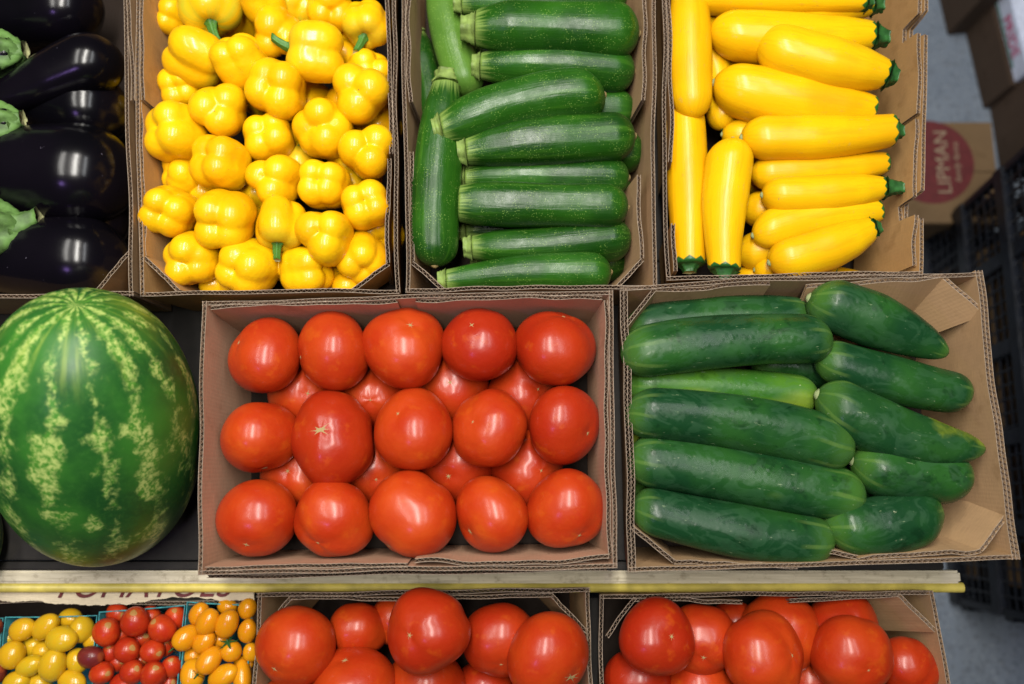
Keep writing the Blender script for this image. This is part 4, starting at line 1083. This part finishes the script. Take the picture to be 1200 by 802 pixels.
# ------------------------------------------------------------------ floor items beyond the stand
def carton(name, px, py, zt, sx, sy, rz, label, mat, z0=0, group='cartons on the floor'):
    """px,py: where its near-left top corner shows"""
    c = P(px, py, zt); root = empty(name, (c.x, c.y, z0), label, 'carton', group, rz)
    h = zt - z0
    link('body', box_mesh('body', 0, sx, 0, sy, 0, h - .004, mat, .002), root)
    for a, bb in ((0.001, sy / 2 - .001), (sy / 2 + .001, sy - .001)):
        link('top_flap', box_mesh('top_flap', .001, sx - .001, a, bb, h - .004, h, mat, .0008), root)
    return root
CT = .14
b = carton('carton', 985, 262, CT, P(1168, 200, CT).x - P(985, 262, CT).x, P(1100, 143, CT).y - P(1100, 262, CT).y, 0.0, 'brown carton with a dark red round print, on the floor behind the black crate', CARTON)
pc = rel(b, P(1090, 190, CT)); n = 48; rd = .090; zt = CT + .0005
link('round_print', new_mesh('round_print', [(pc.x, pc.y, zt)] + [(pc.x + rd * math.cos(2 * PI * k / n), pc.y + rd * math.sin(2 * PI * k / n), zt) for k in range(n)], [(0, 1 + k, 1 + (k + 1) % n) for k in range(n)], False, mats=[INK_RED]), b)
M = Matrix.Translation((pc.x + .038, pc.y - .070, zt + .0008)) @ Matrix.Rotation(PI / 2, 4, 'Z'); text('lettering', 'LIPMAN', .040, INK_CREAM, b, M)
M = Matrix.Translation((pc.x + .060, pc.y - .045, zt + .0008)) @ Matrix.Rotation(PI / 2, 4, 'Z'); text('lettering', 'family farms', .018, INK_CREAM, b, M, .3)
def floor_carton(px, py, z0, zt, sx, sy, rz, label, mat):
    c = P(px, py, z0); root = empty('carton', (c.x, c.y, z0), label, 'carton', 'cartons on the floor', rz); h = zt - z0
    link('body', box_mesh('body', 0, sx, 0, sy, 0, h - .004, mat, .002), root)
    for a, bb in ((0.001, sy / 2 - .001), (sy / 2 + .001, sy - .001)):
        link('top_flap', box_mesh('top_flap', .001, sx - .001, a, bb, h - .004, h, mat, .0008), root)
    return root
floor_carton(1110, 42, 0, .20, .30, .30, .12, 'dark brown carton standing farthest back on the floor', CARTON_D)
p1, p2 = P(1152, 128, 0), P(1132, 43, 0); rz = math.atan2(p2.y - p1.y, p2.x - p1.x) - PI / 2
floor_carton(1152, 128, 0, .115, .36, .40, rz, 'dark brown carton under the white printed tray', CARTON_D)
e = Vector((math.cos(rz), math.sin(rz), 0)); f = Vector((-math.sin(rz), math.cos(rz), 0)); c = p1 + e * .004 + f * .004
wt = empty('printed_tray', (c.x, c.y, .1155), 'white carton tray with magenta lettering and green lines, stacked on a dark carton', 'carton', 'cartons on the floor', rz)
link('body', box_mesh('body', 0, .35, 0, .39, 0, .052, WHITEC, .002), wt)
M = Matrix(((0, 0, -1, -.0008), (-1, 0, 0, .140), (0, 1, 0, .014), (0, 0, 0, 1)))
text('lettering', 'PRIDE', .036, INK_MAG, wt, M, 0, .0004)
for zz in (.006, ):
    link('green_line', box_mesh('green_line', -.0012, .001, .03, .37, zz, zz + .004, INK_GRN, 0), wt)
floor_carton(1172, 205, 0, .20, .35, .20, .05, 'dark brown carton beside the one with the red round print', CARTON_D)

# black crate
X0 = .90; Y0, Y1 = -.215, .545; HC = .50; WC = .42
# ribs, posts and lattice on the sides that show
cr = empty('plastic_crate', (X0, Y0, 0), 'black plastic lattice crate on the floor beside the cucumber box', 'crate')
def cpart(name, x0, x1, y0, y1, z0, z1, m=BLACKP, bev=.002): return link(name, box_mesh(name, x0, x1, y0, y1, z0, z1, m, bev), cr)
LY = Y1 - Y0
cpart('base_panel', .012, WC, .012, LY - .012, 0, .008)
for z in (.0, .155, .30, HC - .03):
    cpart('rib', -.012, .010, 0, LY, z + (.0), z + .030)
    cpart('rib', .011, WC - .012, -.012, .010, z, z + .030)
    cpart('rib', .011, WC - .012, LY - .010, LY + .012, z, z + .030)
for y in np.linspace(0, LY, 6):
    cpart('post', -.008, .008, max(0, y - .014), min(LY, y + .014), .001, HC - .001)
for x in (WC * .5, WC):
    for y in (-.006, LY - .008): cpart('post', x - .014, x + .014, y, y + .014, .001, HC - .001)
def lattice(ax, fixed, a0, a1, z0, z1, sp=.024, wd=.0035, th=.004):
    vs, fs = [], []
    def bx(p0, p1):
        b = len(vs)
        for z in (p0[2], p1[2]):
            for y in (p0[1], p1[1]):
                for x in (p0[0], p1[0]): vs.append((x, y, z))
        for f in ((0, 2, 3, 1), (4, 5, 7, 6), (0, 1, 5, 4), (2, 6, 7, 3), (1, 3, 7, 5), (0, 4, 6, 2)): fs.append(tuple(b + i for i in f))
    for a in np.arange(a0 + sp, a1, sp):
        if ax == 'y': bx((fixed, a - wd / 2, z0), (fixed + th, a + wd / 2, z1))
        else: bx((a - wd / 2, fixed, z0), (a + wd / 2, fixed + th, z1))
    for z in np.arange(z0 + sp, z1, sp):
        if ax == 'y': bx((fixed + .0007, a0, z - wd / 2), (fixed + th - .0007, a1, z + wd / 2))
        else: bx((a0, fixed + .0007, z - wd / 2), (a1, fixed + th - .0007, z + wd / 2))
    link('lattice', new_mesh('lattice', vs, fs, False, mats=[BLACKP]), cr)
lattice('y', -.003, .01, LY - .01, .03, HC - .03)
lattice('x', -.003, .02, WC, .03, HC - .03)
lattice('x', LY - .003, .02, WC, .03, HC - .03)
for o in cr.children:
    for v in o.data.vertices: v.co.y += (v.co.y / LY) * .14 * v.co.z
b = empty('carton', (X0 + .022, Y0 + .05, .009), 'brown carton standing inside the black lattice crate', 'carton', 'cartons on the floor')
link('body', box_mesh('body', 0, .3, 0, LY - .12, 0, .33, CARTON, .002), b)
for a, bb in ((.001, .149), (.151, .299)): link('top_flap', box_mesh('top_flap', a, bb, .001, LY - .121, .3305, .3345, CARTON, .001), b)

bpy.context.view_layer.update()
